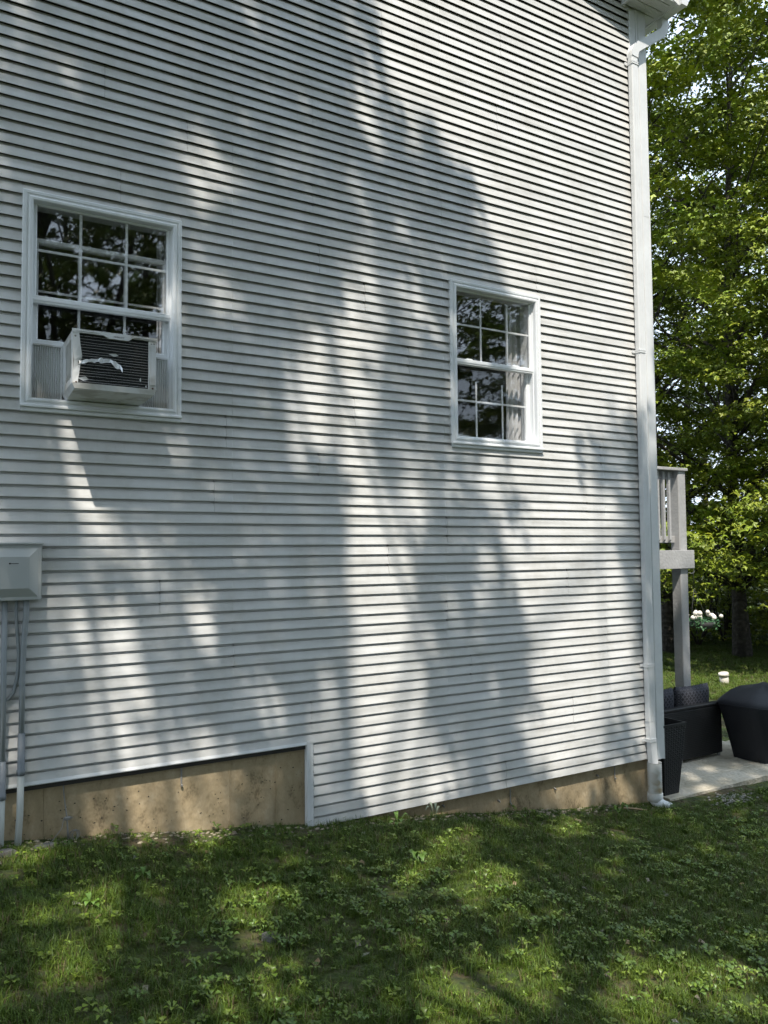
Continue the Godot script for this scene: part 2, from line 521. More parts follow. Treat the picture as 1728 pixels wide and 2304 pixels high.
func build_foundation():
	# the bare foundation steps down with the siding; its form panels show as separate faces
	var segs := [[HX0 + 0.01, 0.62, 0.0], [0.62, 1.817, 0.0015], [1.817, 2.162, -0.0015], [2.162, 2.43, 0.002], [2.43, HX1 - 0.005, 0.0]]
	for s in segs:
		var mb := MB.new()
		var top := 0.66 if s[0] < 2.4 else 0.075
		mb.box(s[0], s[1] - 0.001, -1.2, top, -0.35, -0.042 + s[2])
		put(mb, "foundation_panel", mats.concrete_wall, house)
	for x in [1.817, 2.162]:
		var mb := MB.new()
		mb.cbox(x - 0.003, x + 0.003, -0.1, 0.655, -0.05, -0.035, 0.002, 1)
		put(mb, "form_seam", mats.concrete_wall, house)
	# small air holes and broken form ties
	var holes := MB.new()
	var r := RandomNumberGenerator.new()
	r.seed = 5
	for i in 110:
		var x := r.randf_range(0.3, 2.36) if i < 120 else r.randf_range(3.4, 5.9)
		var y := r.randf_range(0.12, 0.52) if i < 120 else r.randf_range(-0.3, -0.05)
		if y < ground_y(x, 0) + 0.02: continue
		var a := r.randf_range(0.002, 0.008)
		var b := r.randf_range(0.002, 0.005)
		var t := r.randf_range(-0.4, 0.4)
		var pts := []
		for k in 6:
			var q := TAU * k / 6.0
			pts.append(Vector3(x + cos(q) * a * cos(t) - sin(q) * b * sin(t), y + cos(q) * a * sin(t) + sin(q) * b, -0.0385))
		for k in range(1, 5): holes.tri(pts[0], pts[k + 1], pts[k])
	var h := put(holes, "air_hole", mats.pit, house)
	h.set_meta("kind", "stuff")
	for q in [[1.475, 0.58, 0.0], [4.30, -0.02, 0.05], [5.55, 0.0, 0.1]]:
		var mb := MB.new()
		mb.cbox(q[0] - 0.006, q[0] + 0.006, q[1] - 0.075, q[1] + 0.045, -0.038, -0.034, 0.001, 1)
		mb.cbox(q[0] - 0.005, q[0] + 0.007, q[1] - 0.088, q[1] - 0.074, -0.038, -0.022, 0.001, 0)
		put(mb, "form_tie", mats.steel, house)
	for q in [[4.17, -0.055], [4.80, -0.055], [5.32, -0.02], [3.6, -0.0]]:
		var mb := MB.new(Vector3.ZERO, true)
		mb.tube([Vector3(q[0], q[1], -0.045), Vector3(q[0] + 0.004, q[1], -0.030), Vector3(q[0] + 0.012, q[1] - 0.015, -0.024)], [0.010, 0.009, 0.004], 6)
		put(mb, "form_tie_stub", mats.steel, house)

func build_eaves():
	# boxed eave corner: flat vented soffit, left end panel, rake and fascia
	var sy := 7.505
	var zf := 0.285       # front of the box
	var xr := 6.335       # right edge of the soffit
	# soffit panels along the right-hand eave and round the corner, joints every 0.105 m of z
	var z := zf
	var k := 0
	while z > -9.0:
		var zn := z - 0.104 if k > 0 else 0.222
		var mb := MB.new()
		var x0 := 5.872 if z > 0.005 else HX1 - 0.02
		mb.box(x0, xr, sy, sy + 0.012, zn + 0.010, z)
		if k < 9:
			# pressed ridges of the perforated field
			var m := 22
			for i in m:
				var xa := lerpf(x0 + 0.006, xr - 0.006, (i + 0.25) / m)
				mb.box(xa, xa + 0.007, sy - 0.0042, sy - 0.0002, zn + 0.018, z - 0.008)
		mb.box(x0, xr, sy + 0.026, sy + 0.030, zn - 0.004, zn + 0.014)
		if k < 22: put(mb, "soffit_panel", mats.trim, house)
		z = zn if k < 22 else -9.1
		k += 1
	var rest := MB.new()
	rest.box(HX1 - 0.02, xr, sy, sy + 0.012, -9.2, 0.222 - 0.104 * 21 - 0.02)
	put(rest, "soffit", mats.trim, house)
	var mb := MB.new()
	mb.cbox(5.870, HX1 + 0.03, sy - 0.022, sy - 0.003, -0.004, 0.016, 0.002, 0)     # channel where the soffit meets the wall
	mb.box(5.850, 5.869, sy - 0.020, sy + 0.26, 0.001, zf + 0.006)                  # left end of the box
	put(mb, "soffit_channel", mats.trim, house)
	# front of the box and rake boards (slope up to the left)
	mb = MB.new()
	mb.hexa([Vector3(5.870, sy + 0.0125, zf - 0.02), Vector3(xr + 0.02, sy + 0.0125, zf - 0.02), Vector3(xr + 0.02, 7.52, zf - 0.02), Vector3(5.870, rake_y(5.87) + 0.02, zf - 0.02), Vector3(5.870, sy + 0.0125, zf + 0.004), Vector3(xr + 0.02, sy + 0.0125, zf + 0.004), Vector3(xr + 0.02, 7.53, zf + 0.004), Vector3(5.870, rake_y(5.87) + 0.02, zf + 0.004)])
	put(mb, "box_front", mats.trim, house)
	var rx := (HX0 + HX1) * 0.5
	for s in [1.0, -1.0]:
		var xe := xr + 0.03 if s > 0 else HX0 + HX1 - xr - 0.03
		var ye := rake_y(xr + 0.03)
		var yr := rake_y(rx)
		var q := MB.new()
		q.hexa([Vector3(xe, ye, 0.262), Vector3(rx, yr, 0.262), Vector3(rx, yr + 0.17, 0.262), Vector3(xe, ye + 0.17, 0.262), Vector3(xe, ye, 0.290), Vector3(rx, yr, 0.290), Vector3(rx, yr + 0.17, 0.290), Vector3(xe, ye + 0.17, 0.290)])
		put(q, "rake_board", mats.trim, house)
		q = MB.new()
		q.hexa([Vector3(xe, ye + 0.002, -0.012), Vector3(rx, yr + 0.002, -0.012), Vector3(rx, yr + 0.014, -0.012), Vector3(xe, ye + 0.014, -0.012), Vector3(xe, ye + 0.002, 0.261), Vector3(rx, yr + 0.002, 0.261), Vector3(rx, yr + 0.014, 0.261), Vector3(xe, ye + 0.014, 0.261)])
		put(q, "rake_soffit", mats.trim, house)
		q = MB.new()
		var xo: float = xe + s * 0.10
		q.hexa([Vector3(xo, ye + 0.175 - 0.034, -9.3), Vector3(rx, yr + 0.175, -9.3), Vector3(rx, yr + 0.21, -9.3), Vector3(xo, ye + 0.21 - 0.034, -9.3), Vector3(xo, ye + 0.175 - 0.034, 0.33), Vector3(rx, yr + 0.175, 0.33), Vector3(rx, yr + 0.21, 0.33), Vector3(xo, ye + 0.21 - 0.034, 0.33)])
		put(q, "roof", mats.roof, house)
	# fascia and gutter along the right eave
	mb = MB.new()
	mb.box(xr + 0.001, xr + 0.024, sy - 0.012, 7.64, -9.2, zf + 0.003)
	put(mb, "fascia", mats.trim, house)
	mb = MB.new()
	var gp := [Vector2(xr + 0.025, 7.615), Vector2(xr + 0.025, 7.488), Vector2(xr + 0.10, 7.488), Vector2(xr + 0.125, 7.53), Vector2(xr + 0.118, 7.565), Vector2(xr + 0.142, 7.60), Vector2(xr + 0.142, 7.618)]
	for i in gp.size() - 1:
		mb.quad(Vector3(gp[i].x, gp[i].y, -9.2), Vector3(gp[i + 1].x, gp[i + 1].y, -9.2), Vector3(gp[i + 1].x, gp[i + 1].y, 0.325), Vector3(gp[i].x, gp[i].y, 0.325))
	for zz in [0.325, -9.2]:
		for i in range(1, gp.size() - 1):
			mb.tri(Vector3(gp[0].x, gp[0].y, zz), Vector3(gp[i].x, gp[i].y, zz), Vector3(gp[i + 1].x, gp[i + 1].y, zz))
	put(mb, "gutter", mats.trim, house)

# corrugated rectangular pipe section swept along pts; side = width direction
func corrugated(mb: MB, pts: Array, side: Vector3, hw: float, hd: float, ribs := 4):
	var prof := []
	for i in ribs * 2 + 1:
		prof.append(Vector2(lerpf(-hw, hw, i / (ribs * 2.0)), hd - (0.004 if i % 2 == 1 else 0.0)))
	for i in ribs * 2 + 1:
		prof.append(Vector2(lerpf(hw, -hw, i / (ribs * 2.0)), -hd + (0.004 if i % 2 == 1 else 0.0)))
	var rings := []
	for i in pts.size():
		var d: Vector3 = (pts[mini(i + 1, pts.size() - 1)] - pts[maxi(i - 1, 0)]).normalized()
		var sdv := (side - d * side.dot(d)).normalized()
		var n := sdv.cross(d).normalized()
		var r := []
		for p in prof: r.append(pts[i] + sdv * p.x + n * p.y)
		rings.append(r)
	for i in rings.size() - 1:
		for k in prof.size():
			var j := (k + 1) % prof.size()
			mb.quad(rings[i][k], rings[i][j], rings[i + 1][j], rings[i + 1][k])

func build_corner():
	var mb := MB.new()
	# outside corner post: left leg with a hemmed edge, then the rounded arris and the right leg
	mb.cbox(5.945, 6.035, 0.045, 7.50, -0.012, 0.016, 0.004, 1)
	mb.cbox(6.036, 6.066, 0.040, 7.50, -0.012, 0.019, 0.004, 1)
	mb.cbox(6.067, 6.168, 0.030, 7.50, -0.120, 0.022, 0.005, 1)
	mb.cbox(6.1685, 6.184, 0.022, 7.50, -0.118, 0.017, 0.004, 1)
	put(mb, "corner_post", mats.trim, house)
	# downspout from the gutter outlet back to the wall and down
	var dn := Vector3(5.945, 0.0, 0.05)
	var path := [Vector3(6.40, 7.49, 0.055), Vector3(6.40, 7.42, 0.055), Vector3(6.388, 7.37, 0.055), Vector3(6.35, 7.325, 0.054), Vector3(6.10, 7.145, 0.051), Vector3(6.01, 7.08, 0.051), Vector3(5.970, 7.045, 0.051), Vector3(5.950, 7.00, 0.051), Vector3(5.946, 6.95, 0.051)]
	mb = MB.new()
	corrugated(mb, path, Vector3(0, 0, 1), 0.034, 0.046, 4)
	put(mb, "downspout_elbow", mats.trim, house)
	mb = MB.new()
	var dsx := 5.945
	mb.cbox(dsx - 0.043, dsx + 0.043, 0.42, 6.985, 0.022, 0.080, 0.008, 1)
	mb.cbox(dsx - 0.018, dsx - 0.012, 0.42, 6.97, 0.0805, 0.0825, 0.0008, 1)
	mb.cbox(dsx + 0.012, dsx + 0.018, 0.42, 6.97, 0.0805, 0.0825, 0.0008, 1)
	# the foot is bent and dented
	mb.ribbon([Vector3(dsx, 0.425, 0.05), Vector3(dsx + 0.004, 0.30, 0.052), Vector3(dsx + 0.010, 0.22, 0.054), Vector3(dsx + 0.014, 0.10, 0.056), Vector3(dsx + 0.022, -0.02, 0.058)], Vector3(1, 0, 0), 0.038, 0.027)
	var dsp := put(mb, "downspout", mats.trim, house)
	for y in [6.887, 3.985, 0.946, 0.24]:
		var s := MB.new()
		s.cbox(dsx - 0.047, dsx + 0.047, y - 0.016, y - 0.003, 0.018, 0.0855, 0.004, 1)
		s.cbox(dsx - 0.047, dsx + 0.047, y + 0.003, y + 0.016, 0.018, 0.0855, 0.004, 1)
		s.cbox(dsx - 0.045, dsx + 0.045, y - 0.003, y + 0.003, 0.018, 0.083, 0.004, 1)
		s.cbox(dsx - 0.080, dsx - 0.0475, y - 0.014, y + 0.014, 0.014, 0.022, 0.004, 2)
		put(s, "strap", mats.trim, dsp)
	# patched lighter strip on the corner post below the eave
	mb = MB.new()
	mb.cbox(6.075, 6.150, 5.38, 5.42, 0.0222, 0.0235, 0.0005, 0)
	put(mb, "corner_lap", mats.trim, house)

func build_window(w: Array, with_ac: bool):
	var x0: float = w[0]; var x1: float = w[1]; var y0: float = w[2]; var y1: float = w[3]
	var mb := MB.new()
	# moulded casing
	mb.frame(x0, x1, y0, y1, [[0.0, -0.010], [0.0, 0.026], [0.005, 0.031], [0.022, 0.031], [0.026, 0.026], [0.034, 0.026], [0.040, 0.034], [0.046, 0.036], [0.058, 0.034], [0.062, 0.026], [0.064, -0.06]])
	var c := put(mb, "window", mats.window_white, house)
	c.set_meta("label", "double hung window with white casing and an air conditioner under its raised lower sash" if with_ac else "double hung window with white casing, white dividers and a pale curtain")
	var ix0 := x0 + 0.063; var ix1 := x1 - 0.063
	var iy0 := y0 + 0.050; var iy1 := y1 - 0.045
	# jamb liner
	mb = MB.new()
	mb.frame(ix0 - 0.01, ix1 + 0.01, iy0 - 0.012, iy1 + 0.012, [[0.0, -0.012], [0.018, -0.012], [0.018, -0.17]])
	put(mb, "jamb", mats.window_white, c)
	# projecting sill lip
	mb = MB.new()
	mb.cbox(x0 + 0.006, x1 - 0.006, y0 - 0.026, y0 - 0.001, -0.004, 0.030, 0.004, 0)
	mb.cbox(x0 + 0.0, x1 - 0.0, y0 - 0.0005, y0 + 0.018, 0.0315, 0.044, 0.004, 0)
	put(mb, "sill", mats.window_white, c)
	var mid := 3.678 if with_ac else 3.664
	# upper sash (outer track)
	mb = MB.new()
	mb.frame(ix0 + 0.002, ix1 - 0.002, mid - 0.022, iy1 - 0.002, [[0.0, -0.052], [0.0, -0.022], [0.018, -0.020], [0.024, -0.026], [0.026, -0.040]])
	put(mb, "sash", mats.window_white, c)
	mb = MB.new()
	mb.cbox(ix0 + 0.003, ix1 - 0.003, mid - 0.028, mid + 0.020, -0.050, -0.0125, 0.004, 0)
	mb.cbox(ix0 + 0.003, ix1 - 0.003, mid - 0.012, mid + 0.002, -0.0122, -0.0085, 0.001, 0)
	put(mb, "meeting_rail", mats.window_white, c)
	var gx0 := ix0 + 0.026; var gx1 := ix1 - 0.026
	mb = MB.new()
	mb.box(gx0 - 0.004, gx1 + 0.004, mid + 0.015, iy1 - 0.022, -0.036, -0.032)
	put(mb, "pane", mats.glass, c)
	mb = MB.new()
	mb.box(gx0 - 0.004, gx1 + 0.004, mid + 0.015, iy1 - 0.022, -0.0525, -0.0495)
	put(mb, "pane", mats.glass, c)
	var vx := [0.802, 1.093] if with_ac else [4.066, 4.358]
	var hy := 4.0 if with_ac else 3.985
	var vtop := iy1 - 0.024 if with_ac else iy1 - 0.06
	for x in vx:
		mb = MB.new()
		mb.cbox(x - 0.0085, x + 0.0085, mid + 0.015, vtop, -0.048, -0.040, 0.002, 1)
		put(mb, "muntin", mats.window_white, c)
	mb = MB.new()
	mb.cbox(gx0 - 0.003, gx1 + 0.003, hy - 0.0085, hy + 0.0085, -0.0475, -0.0405, 0.002, 0)
	put(mb, "muntin", mats.window_white, c)
	# lower sash (inner track)
	var ly0 := 3.398 if with_ac else iy0 + 0.004
	var ly1 := 4.085 if with_ac else mid + 0.018
	mb = MB.new()
	mb.frame(ix0 + 0.008, ix1 - 0.008, ly0, ly1, [[0.0, -0.100], [0.0, -0.062], [0.026, -0.060], [0.034, -0.068], [0.036, -0.095]])
	put(mb, "sash", mats.window_white, c)
	mb = MB.new()
	mb.box(ix0 + 0.035, ix1 - 0.035, ly0 + 0.033, ly1 - 0.033, -0.084, -0.080)
	put(mb, "pane", mats.glass, c)
	if with_ac:
		for x in vx:
			mb = MB.new()
			mb.cbox(x - 0.0085, x + 0.0085, ly0 + 0.035, ly1 - 0.035, -0.094, -0.087, 0.002, 1)
			put(mb, "muntin", mats.window_white, c)
		mb = MB.new()
		mb.cbox(ix0 + 0.042, ix1 - 0.042, 3.742, 3.758, -0.0935, -0.0875, 0.002, 0)
		put(mb, "muntin", mats.window_white, c)
		build_air_conditioner()
		# half-lowered pale blind slats deep in the room are not seen; a dark curtain edge on the right is
		mb = MB.new(Vector3.ZERO, true)
		folds(mb, 1.325, 1.42, 2.9, 4.4, -0.20, 3)
		put(mb, "curtain", mats.curtain, c)
	else:
		# loose divider grille that has slipped down inside the lower sash
		for x in [4.044, 4.330, 4.612]:
			mb = MB.new()
			mb.cbox(x - 0.0085, x + 0.0085, iy0 + 0.034, 3.520, -0.094, -0.087, 0.002, 1)
			mb.cbox(x - 0.0095, x + 0.0095, 3.492, 3.504, -0.095, -0.086, 0.001, 1)
			put(mb, "muntin", mats.window_white, c)
		mb = MB.new()
		mb.cbox(gx0 + 0.012, gx1 - 0.012, 3.336, 3.353, -0.0935, -0.0875, 0.002, 0)
		put(mb, "muntin", mats.window_white, c)
		mb = MB.new()
		mb.cbox(4.617, 4.634, mid + 0.015, 4.215, -0.048, -0.040, 0.002, 1)
		put(mb, "muntin", mats.window_white, c)
		mb = MB.new()
		mb.cbox(3.90, 3.96, mid + 0.0205, mid + 0.030, -0.045, -0.022, 0.003, 0)
		mb.cbox(4.40, 4.46, mid + 0.0205, mid + 0.030, -0.045, -0.022, 0.003, 0)
		put(mb, "sash_lock", mats.window_white, c)
		mb = MB.new(Vector3.ZERO, true)
		folds(mb, 4.46, 4.76, 2.7, 4.5, -0.21, 5)
		put(mb, "curtain", mats.curtain, c)
		mb = MB.new()
		mb.hexa([Vector3(3.80, 2.96, -0.30), Vector3(4.05, 2.96, -0.34), Vector3(4.05, 3.09, -0.34), Vector3(3.80, 3.11, -0.30), Vector3(3.80, 2.96, -0.21), Vector3(4.06, 2.96, -0.22), Vector3(4.06, 3.07, -0.22), Vector3(3.80, 3.09, -0.21)])
		put(mb, "folded_cloth", mats.curtain, c)

func folds(mb: MB, x0: float, x1: float, y0: float, y1: float, z: float, n: int):
	var m := n * 8
	for i in m:
		for j in 6:
			var p := []
			for k in [[0, 0], [1, 0], [1, 1], [0, 1]]:
				var u := float(i + k[0]) / m
				var v := float(j + k[1]) / 6.0
				p.append(Vector3(lerpf(x0, x1, u) + 0.006 * sin(v * 3.0 + u * 9.0), lerpf(y0, y1, v), z + 0.024 * sin(u * n * TAU + 0.5 * sin(v * 2.0)) * (1.1 - 0.3 * v)))
			mb.quad(p[0], p[1], p[2], p[3])

func build_air_conditioner():
	var o := Vector3(0.945, 3.045, 0.0)
	var t := thing("air_conditioner", "white window air conditioner with torn dark coil grille sticking out under the raised sash", "air conditioner", o)
	var x0 := 0.700; var x1 := 1.190; var y0 := 3.050; var y1 := 3.405; var zf := 0.375; var zb := -0.045
	# case: top, bottom pan, right side, left side with louvres
	var mb := MB.new(o)
	mb.box(x0, x1, y1 - 0.004, y1, zb, zf - 0.002)
	mb.box(x1 - 0.004, x1, y0 + 0.03, y1 - 0.0045, zb, zf - 0.002)
	mb.box(x0, x0 + 0.004, y0 + 0.03, y1 - 0.0045, zb, 0.10)
	mb.box(x0, x0 + 0.004, y0 + 0.03, y0 + 0.075, 0.1005, zf - 0.002)
	mb.box(x0, x0 + 0.004, y1 - 0.045, y1 - 0.0045, 0.1005, zf - 0.002)
	mb.box(x0, x0 + 0.004, y0 + 0.0755, y1 - 0.0455, 0.31, zf - 0.002)
	put(mb, "case", mats.ac_white, t)
	mb = MB.new(o)
	for i in 17:
		var y := lerpf(y0 + 0.082, y1 - 0.055, i / 16.0)
		mb.hexa([Vector3(x0 + 0.010, y, 0.102), Vector3(x0 + 0.012, y, 0.102), Vector3(x0 + 0.002, y + 0.010, 0.102), Vector3(x0, y + 0.010, 0.102), Vector3(x0 + 0.010, y, 0.308), Vector3(x0 + 0.012, y, 0.308), Vector3(x0 + 0.002, y + 0.010, 0.308), Vector3(x0, y + 0.010, 0.308)])
	put(mb, "side_louver", mats.ac_white, t)
	mb = MB.new(o)
	mb.hexa([Vector3(x0 + 0.02, y0 - 0.012, zb), Vector3(x1 - 0.02, y0 - 0.012, zb), Vector3(x1, y0 + 0.0295, zb), Vector3(x0, y0 + 0.0295, zb), Vector3(x0 + 0.012, y0 + 0.0, zf), Vector3(x1 - 0.012, y0 + 0.0, zf), Vector3(x1 + 0.004, y0 + 0.034, zf + 0.006), Vector3(x0 - 0.004, y0 + 0.034, zf + 0.006)])
	put(mb, "base_pan", mats.ac_white, t)
	# rear frame: bent left flange, right flange, top lip with a deeper middle
	mb = MB.new(o)
	var bend := [[y0 + 0.035, 0.030, 0.0], [y0 + 0.10, 0.038, 0.006], [y0 + 0.17, 0.050, 0.016], [y0 + 0.20, 0.054, 0.010], [y0 + 0.27, 0.042, 0.002], [y1 - 0.012, 0.034, 0.0]]
	for i in bend.size() - 1:
		var a: Array = bend[i]; var b: Array = bend[i + 1]
		mb.quad(Vector3(x0 + a[2] * 0.5, a[0], zf + 0.001), Vector3(x0 + b[2] * 0.5, b[0], zf + 0.001), Vector3(x0 + b[1], b[0], zf + 0.004 - b[2]), Vector3(x0 + a[1], a[0], zf + 0.004 - a[2]))
		mb.quad(Vector3(x0 + a[1], a[0], zf + 0.004 - a[2]), Vector3(x0 + b[1], b[0], zf + 0.004 - b[2]), Vector3(x0 + b[1], b[0], zf - 0.02), Vector3(x0 + a[1], a[0], zf - 0.02))
	put(mb, "bent_flange", mats.ac_white, t)
	mb = MB.new(o)
	mb.cbox(x1 - 0.046, x1, y0 + 0.035, y1 - 0.008, zf - 0.012, zf + 0.002, 0.002, 1)
	mb.cbox(x1 - 0.034, x1 - 0.004, y0 + 0.06, y1 - 0.04, zf + 0.0025, zf + 0.010, 0.002, 1)
	put(mb, "flange", mats.ac_white, t)
	mb = MB.new(o)
	var lip := [Vector2(x0 - 0.003, y1 + 0.004), Vector2(x1 + 0.003, y1 + 0.004), Vector2(x1 + 0.003, y1 - 0.016), Vector2(x0 + 0.345, y1 - 0.016), Vector2(x0 + 0.320, y1 - 0.034), Vector2(x0 + 0.205, y1 - 0.034), Vector2(x0 + 0.175, y1 - 0.018), Vector2(x0 - 0.003, y1 - 0.018)]
	var lt := [[0, 1, 2], [0, 2, 3], [0, 3, 6], [3, 4, 5], [3, 5, 6], [0, 6, 7]]
	for q in lt:
		mb.tri(Vector3(lip[q[0]].x, lip[q[0]].y, zf + 0.006), Vector3(lip[q[1]].x, lip[q[1]].y, zf + 0.006), Vector3(lip[q[2]].x, lip[q[2]].y, zf + 0.006))
	for i in lip.size():
		var j := (i + 1) % lip.size()
		mb.quad(Vector3(lip[i].x, lip[i].y, zf + 0.006), Vector3(lip[j].x, lip[j].y, zf + 0.006), Vector3(lip[j].x, lip[j].y, zf - 0.015), Vector3(lip[i].x, lip[i].y, zf - 0.015))
	mb.cbox(x0 + 0.02, x0 + 0.15, y1 - 0.010, y1 - 0.004, zf + 0.0065, zf + 0.009, 0.001, 0)
	mb.cbox(x0 + 0.35, x0 + 0.47, y1 - 0.010, y1 - 0.004, zf + 0.0065, zf + 0.009, 0.001, 0)
	put(mb, "top_lip", mats.ac_white, t)
	var tm := TextMesh.new()
	tm.text = "perfect aire"
	var f := SystemFont.new()
	f.font_names = PackedStringArray(["Droid Sans"])
	tm.font = f
	tm.font_size = 32
	tm.pixel_size = 0.00038
	tm.depth = 0.0006
	put_mesh(tm, "lettering", mats.text_grey, t, Vector3(x0 + 0.264, y1 - 0.018, zf + 0.0063) - o)
	# coil and wire guard
	mb = MB.new(o)
	mb.box(x0 + 0.030, x1 - 0.040, y0 + 0.034, y1 - 0.010, zf - 0.05, zf - 0.016)
	for i in 58:
		var x := lerpf(x0 + 0.034, x1 - 0.045, i / 57.0)
		mb.box(x, x + 0.0022, y0 + 0.035, y1 - 0.012, zf - 0.0158, zf - 0.0125)
	put(mb, "coil", mats.coil, t)
	mb = MB.new(o)
	for i in 17:
		var y := lerpf(y0 + 0.045, y1 - 0.035, i / 16.0)
		var sag := 0.003 * sin(i * 1.9)
		mb.ribbon([Vector3(x0 + 0.032, y, zf - 0.006), Vector3(x0 + 0.15, y - sag, zf - 0.007), Vector3(x0 + 0.30, y + sag * 0.6, zf - 0.006), Vector3(x1 - 0.042, y - 0.001, zf - 0.006)], Vector3(0, 1, 0), 0.0011, 0.0011)
	put(mb, "wire_guard", mats.wire, t)
	# torn strip of crushed fins
	mb = MB.new(o)
	var r := RandomNumberGenerator.new()
	r.seed = 9
	var up := []; var dn := []
	for i in 19:
		var u := i / 18.0
		var x := x0 + 0.036 + u * 0.252
		var y := y0 + 0.155 + 0.026 * sin(u * 2.7) - 0.030 * maxf(0.0, u - 0.75) * 4.0
		up.append(Vector3(x, y + 0.010 + r.randf() * 0.012 * (0.4 + u), zf - 0.004 + r.randf() * 0.006))
		dn.append(Vector3(x + r.randf_range(-0.004, 0.004), y - 0.004 - r.randf() * 0.014 * (0.4 + u), zf - 0.002 + r.randf() * 0.008))
	for i in 18: mb.quad(dn[i], up[i], up[i + 1], dn[i + 1])
	put(mb, "crushed_fins", mats.torn, t)
	for q in [[0.06, 0.062, 0.034, 0.014], [0.395, 0.088, 0.006, 0.014], [0.43, 0.05, 0.005, 0.010], [0.235, 0.225, 0.03, 0.010]]:
		var cx: float = x0 + q[0]; var cy: float = y0 + q[1]
		mb = MB.new(o)
		mb.tri(Vector3(cx - q[2], cy + 0.002, zf - 0.003), Vector3(cx + q[2] * 0.4, cy + q[3], zf - 0.001), Vector3(cx + q[2], cy - q[3] * 0.2, zf - 0.004))
		mb.tri(Vector3(cx - q[2], cy + 0.002, zf - 0.003), Vector3(cx + q[2], cy - q[3] * 0.2, zf - 0.004), Vector3(cx, cy - q[3], zf - 0.001))
		put(mb, "fin_flake", mats.torn, t)
	for q in [[x0 + 0.014, y1 - 0.04], [x1 - 0.012, y1 - 0.032], [x1 - 0.028, y1 - 0.036], [x0 + 0.02, y0 + 0.036], [x1 - 0.02, y0 + 0.040]]:
		mb = MB.new(o, true)
		mb.tube([Vector3(q[0], q[1], zf + 0.0025), Vector3(q[0], q[1], zf + 0.006)], [0.006, 0.0045], 7)
		put(mb, "screw", mats.rust if q[1] < y0 + 0.1 else mats.steel, t)
	# folding side curtains that close the opening left and right of the case
	for s in [[0.520, 0.697, 0.03], [1.193, 1.378, 0.0]]:
		mb = MB.new(o)
		var n := 13
		for i in n:
			var xa := lerpf(s[0], s[1], float(i) / n); var xb := lerpf(s[0], s[1], (i + 0.5) / n); var xc := lerpf(s[0], s[1], (i + 1.0) / n)
			mb.quad(Vector3(xa, 3.030, -0.062), Vector3(xa, 3.388, -0.062), Vector3(xb, 3.388, -0.050), Vector3(xb, 3.030, -0.050))
			mb.quad(Vector3(xb, 3.030, -0.050), Vector3(xb, 3.388, -0.050), Vector3(xc, 3.388, -0.062), Vector3(xc, 3.030, -0.062))
		put(mb, "side_curtain", mats.ac_white, t)
		mb = MB.new(o)
		mb.frame(s[0] - 0.008, s[1] + 0.002, 3.024, 3.398, [[0.0, -0.064], [0.0, -0.044], [0.010, -0.044], [0.010, -0.064]])
		put(mb, "curtain_frame", mats.ac_white, t)

# ---------------------------------------------------------------- patio and deck
func build_patio():
	var p := Node3D.new()
	p.name = "patio"
	add_child(p)
	p.set_meta("kind", "structure")
	for s in [[6.20, 8.62, 0.045, -0.268], [6.20, 8.62, -0.275, -1.78], [8.626, 11.2, 0.055, -1.12]]:
		var mb := MB.new()
		var zs: Array = [s[2], s[3]]
		mb.cbox(s[0], s[1], -0.52, -0.36, minf(zs[0], zs[1]), maxf(zs[0], zs[1]), 0.006, 0)
		put(mb, "slab", mats.patio, p)

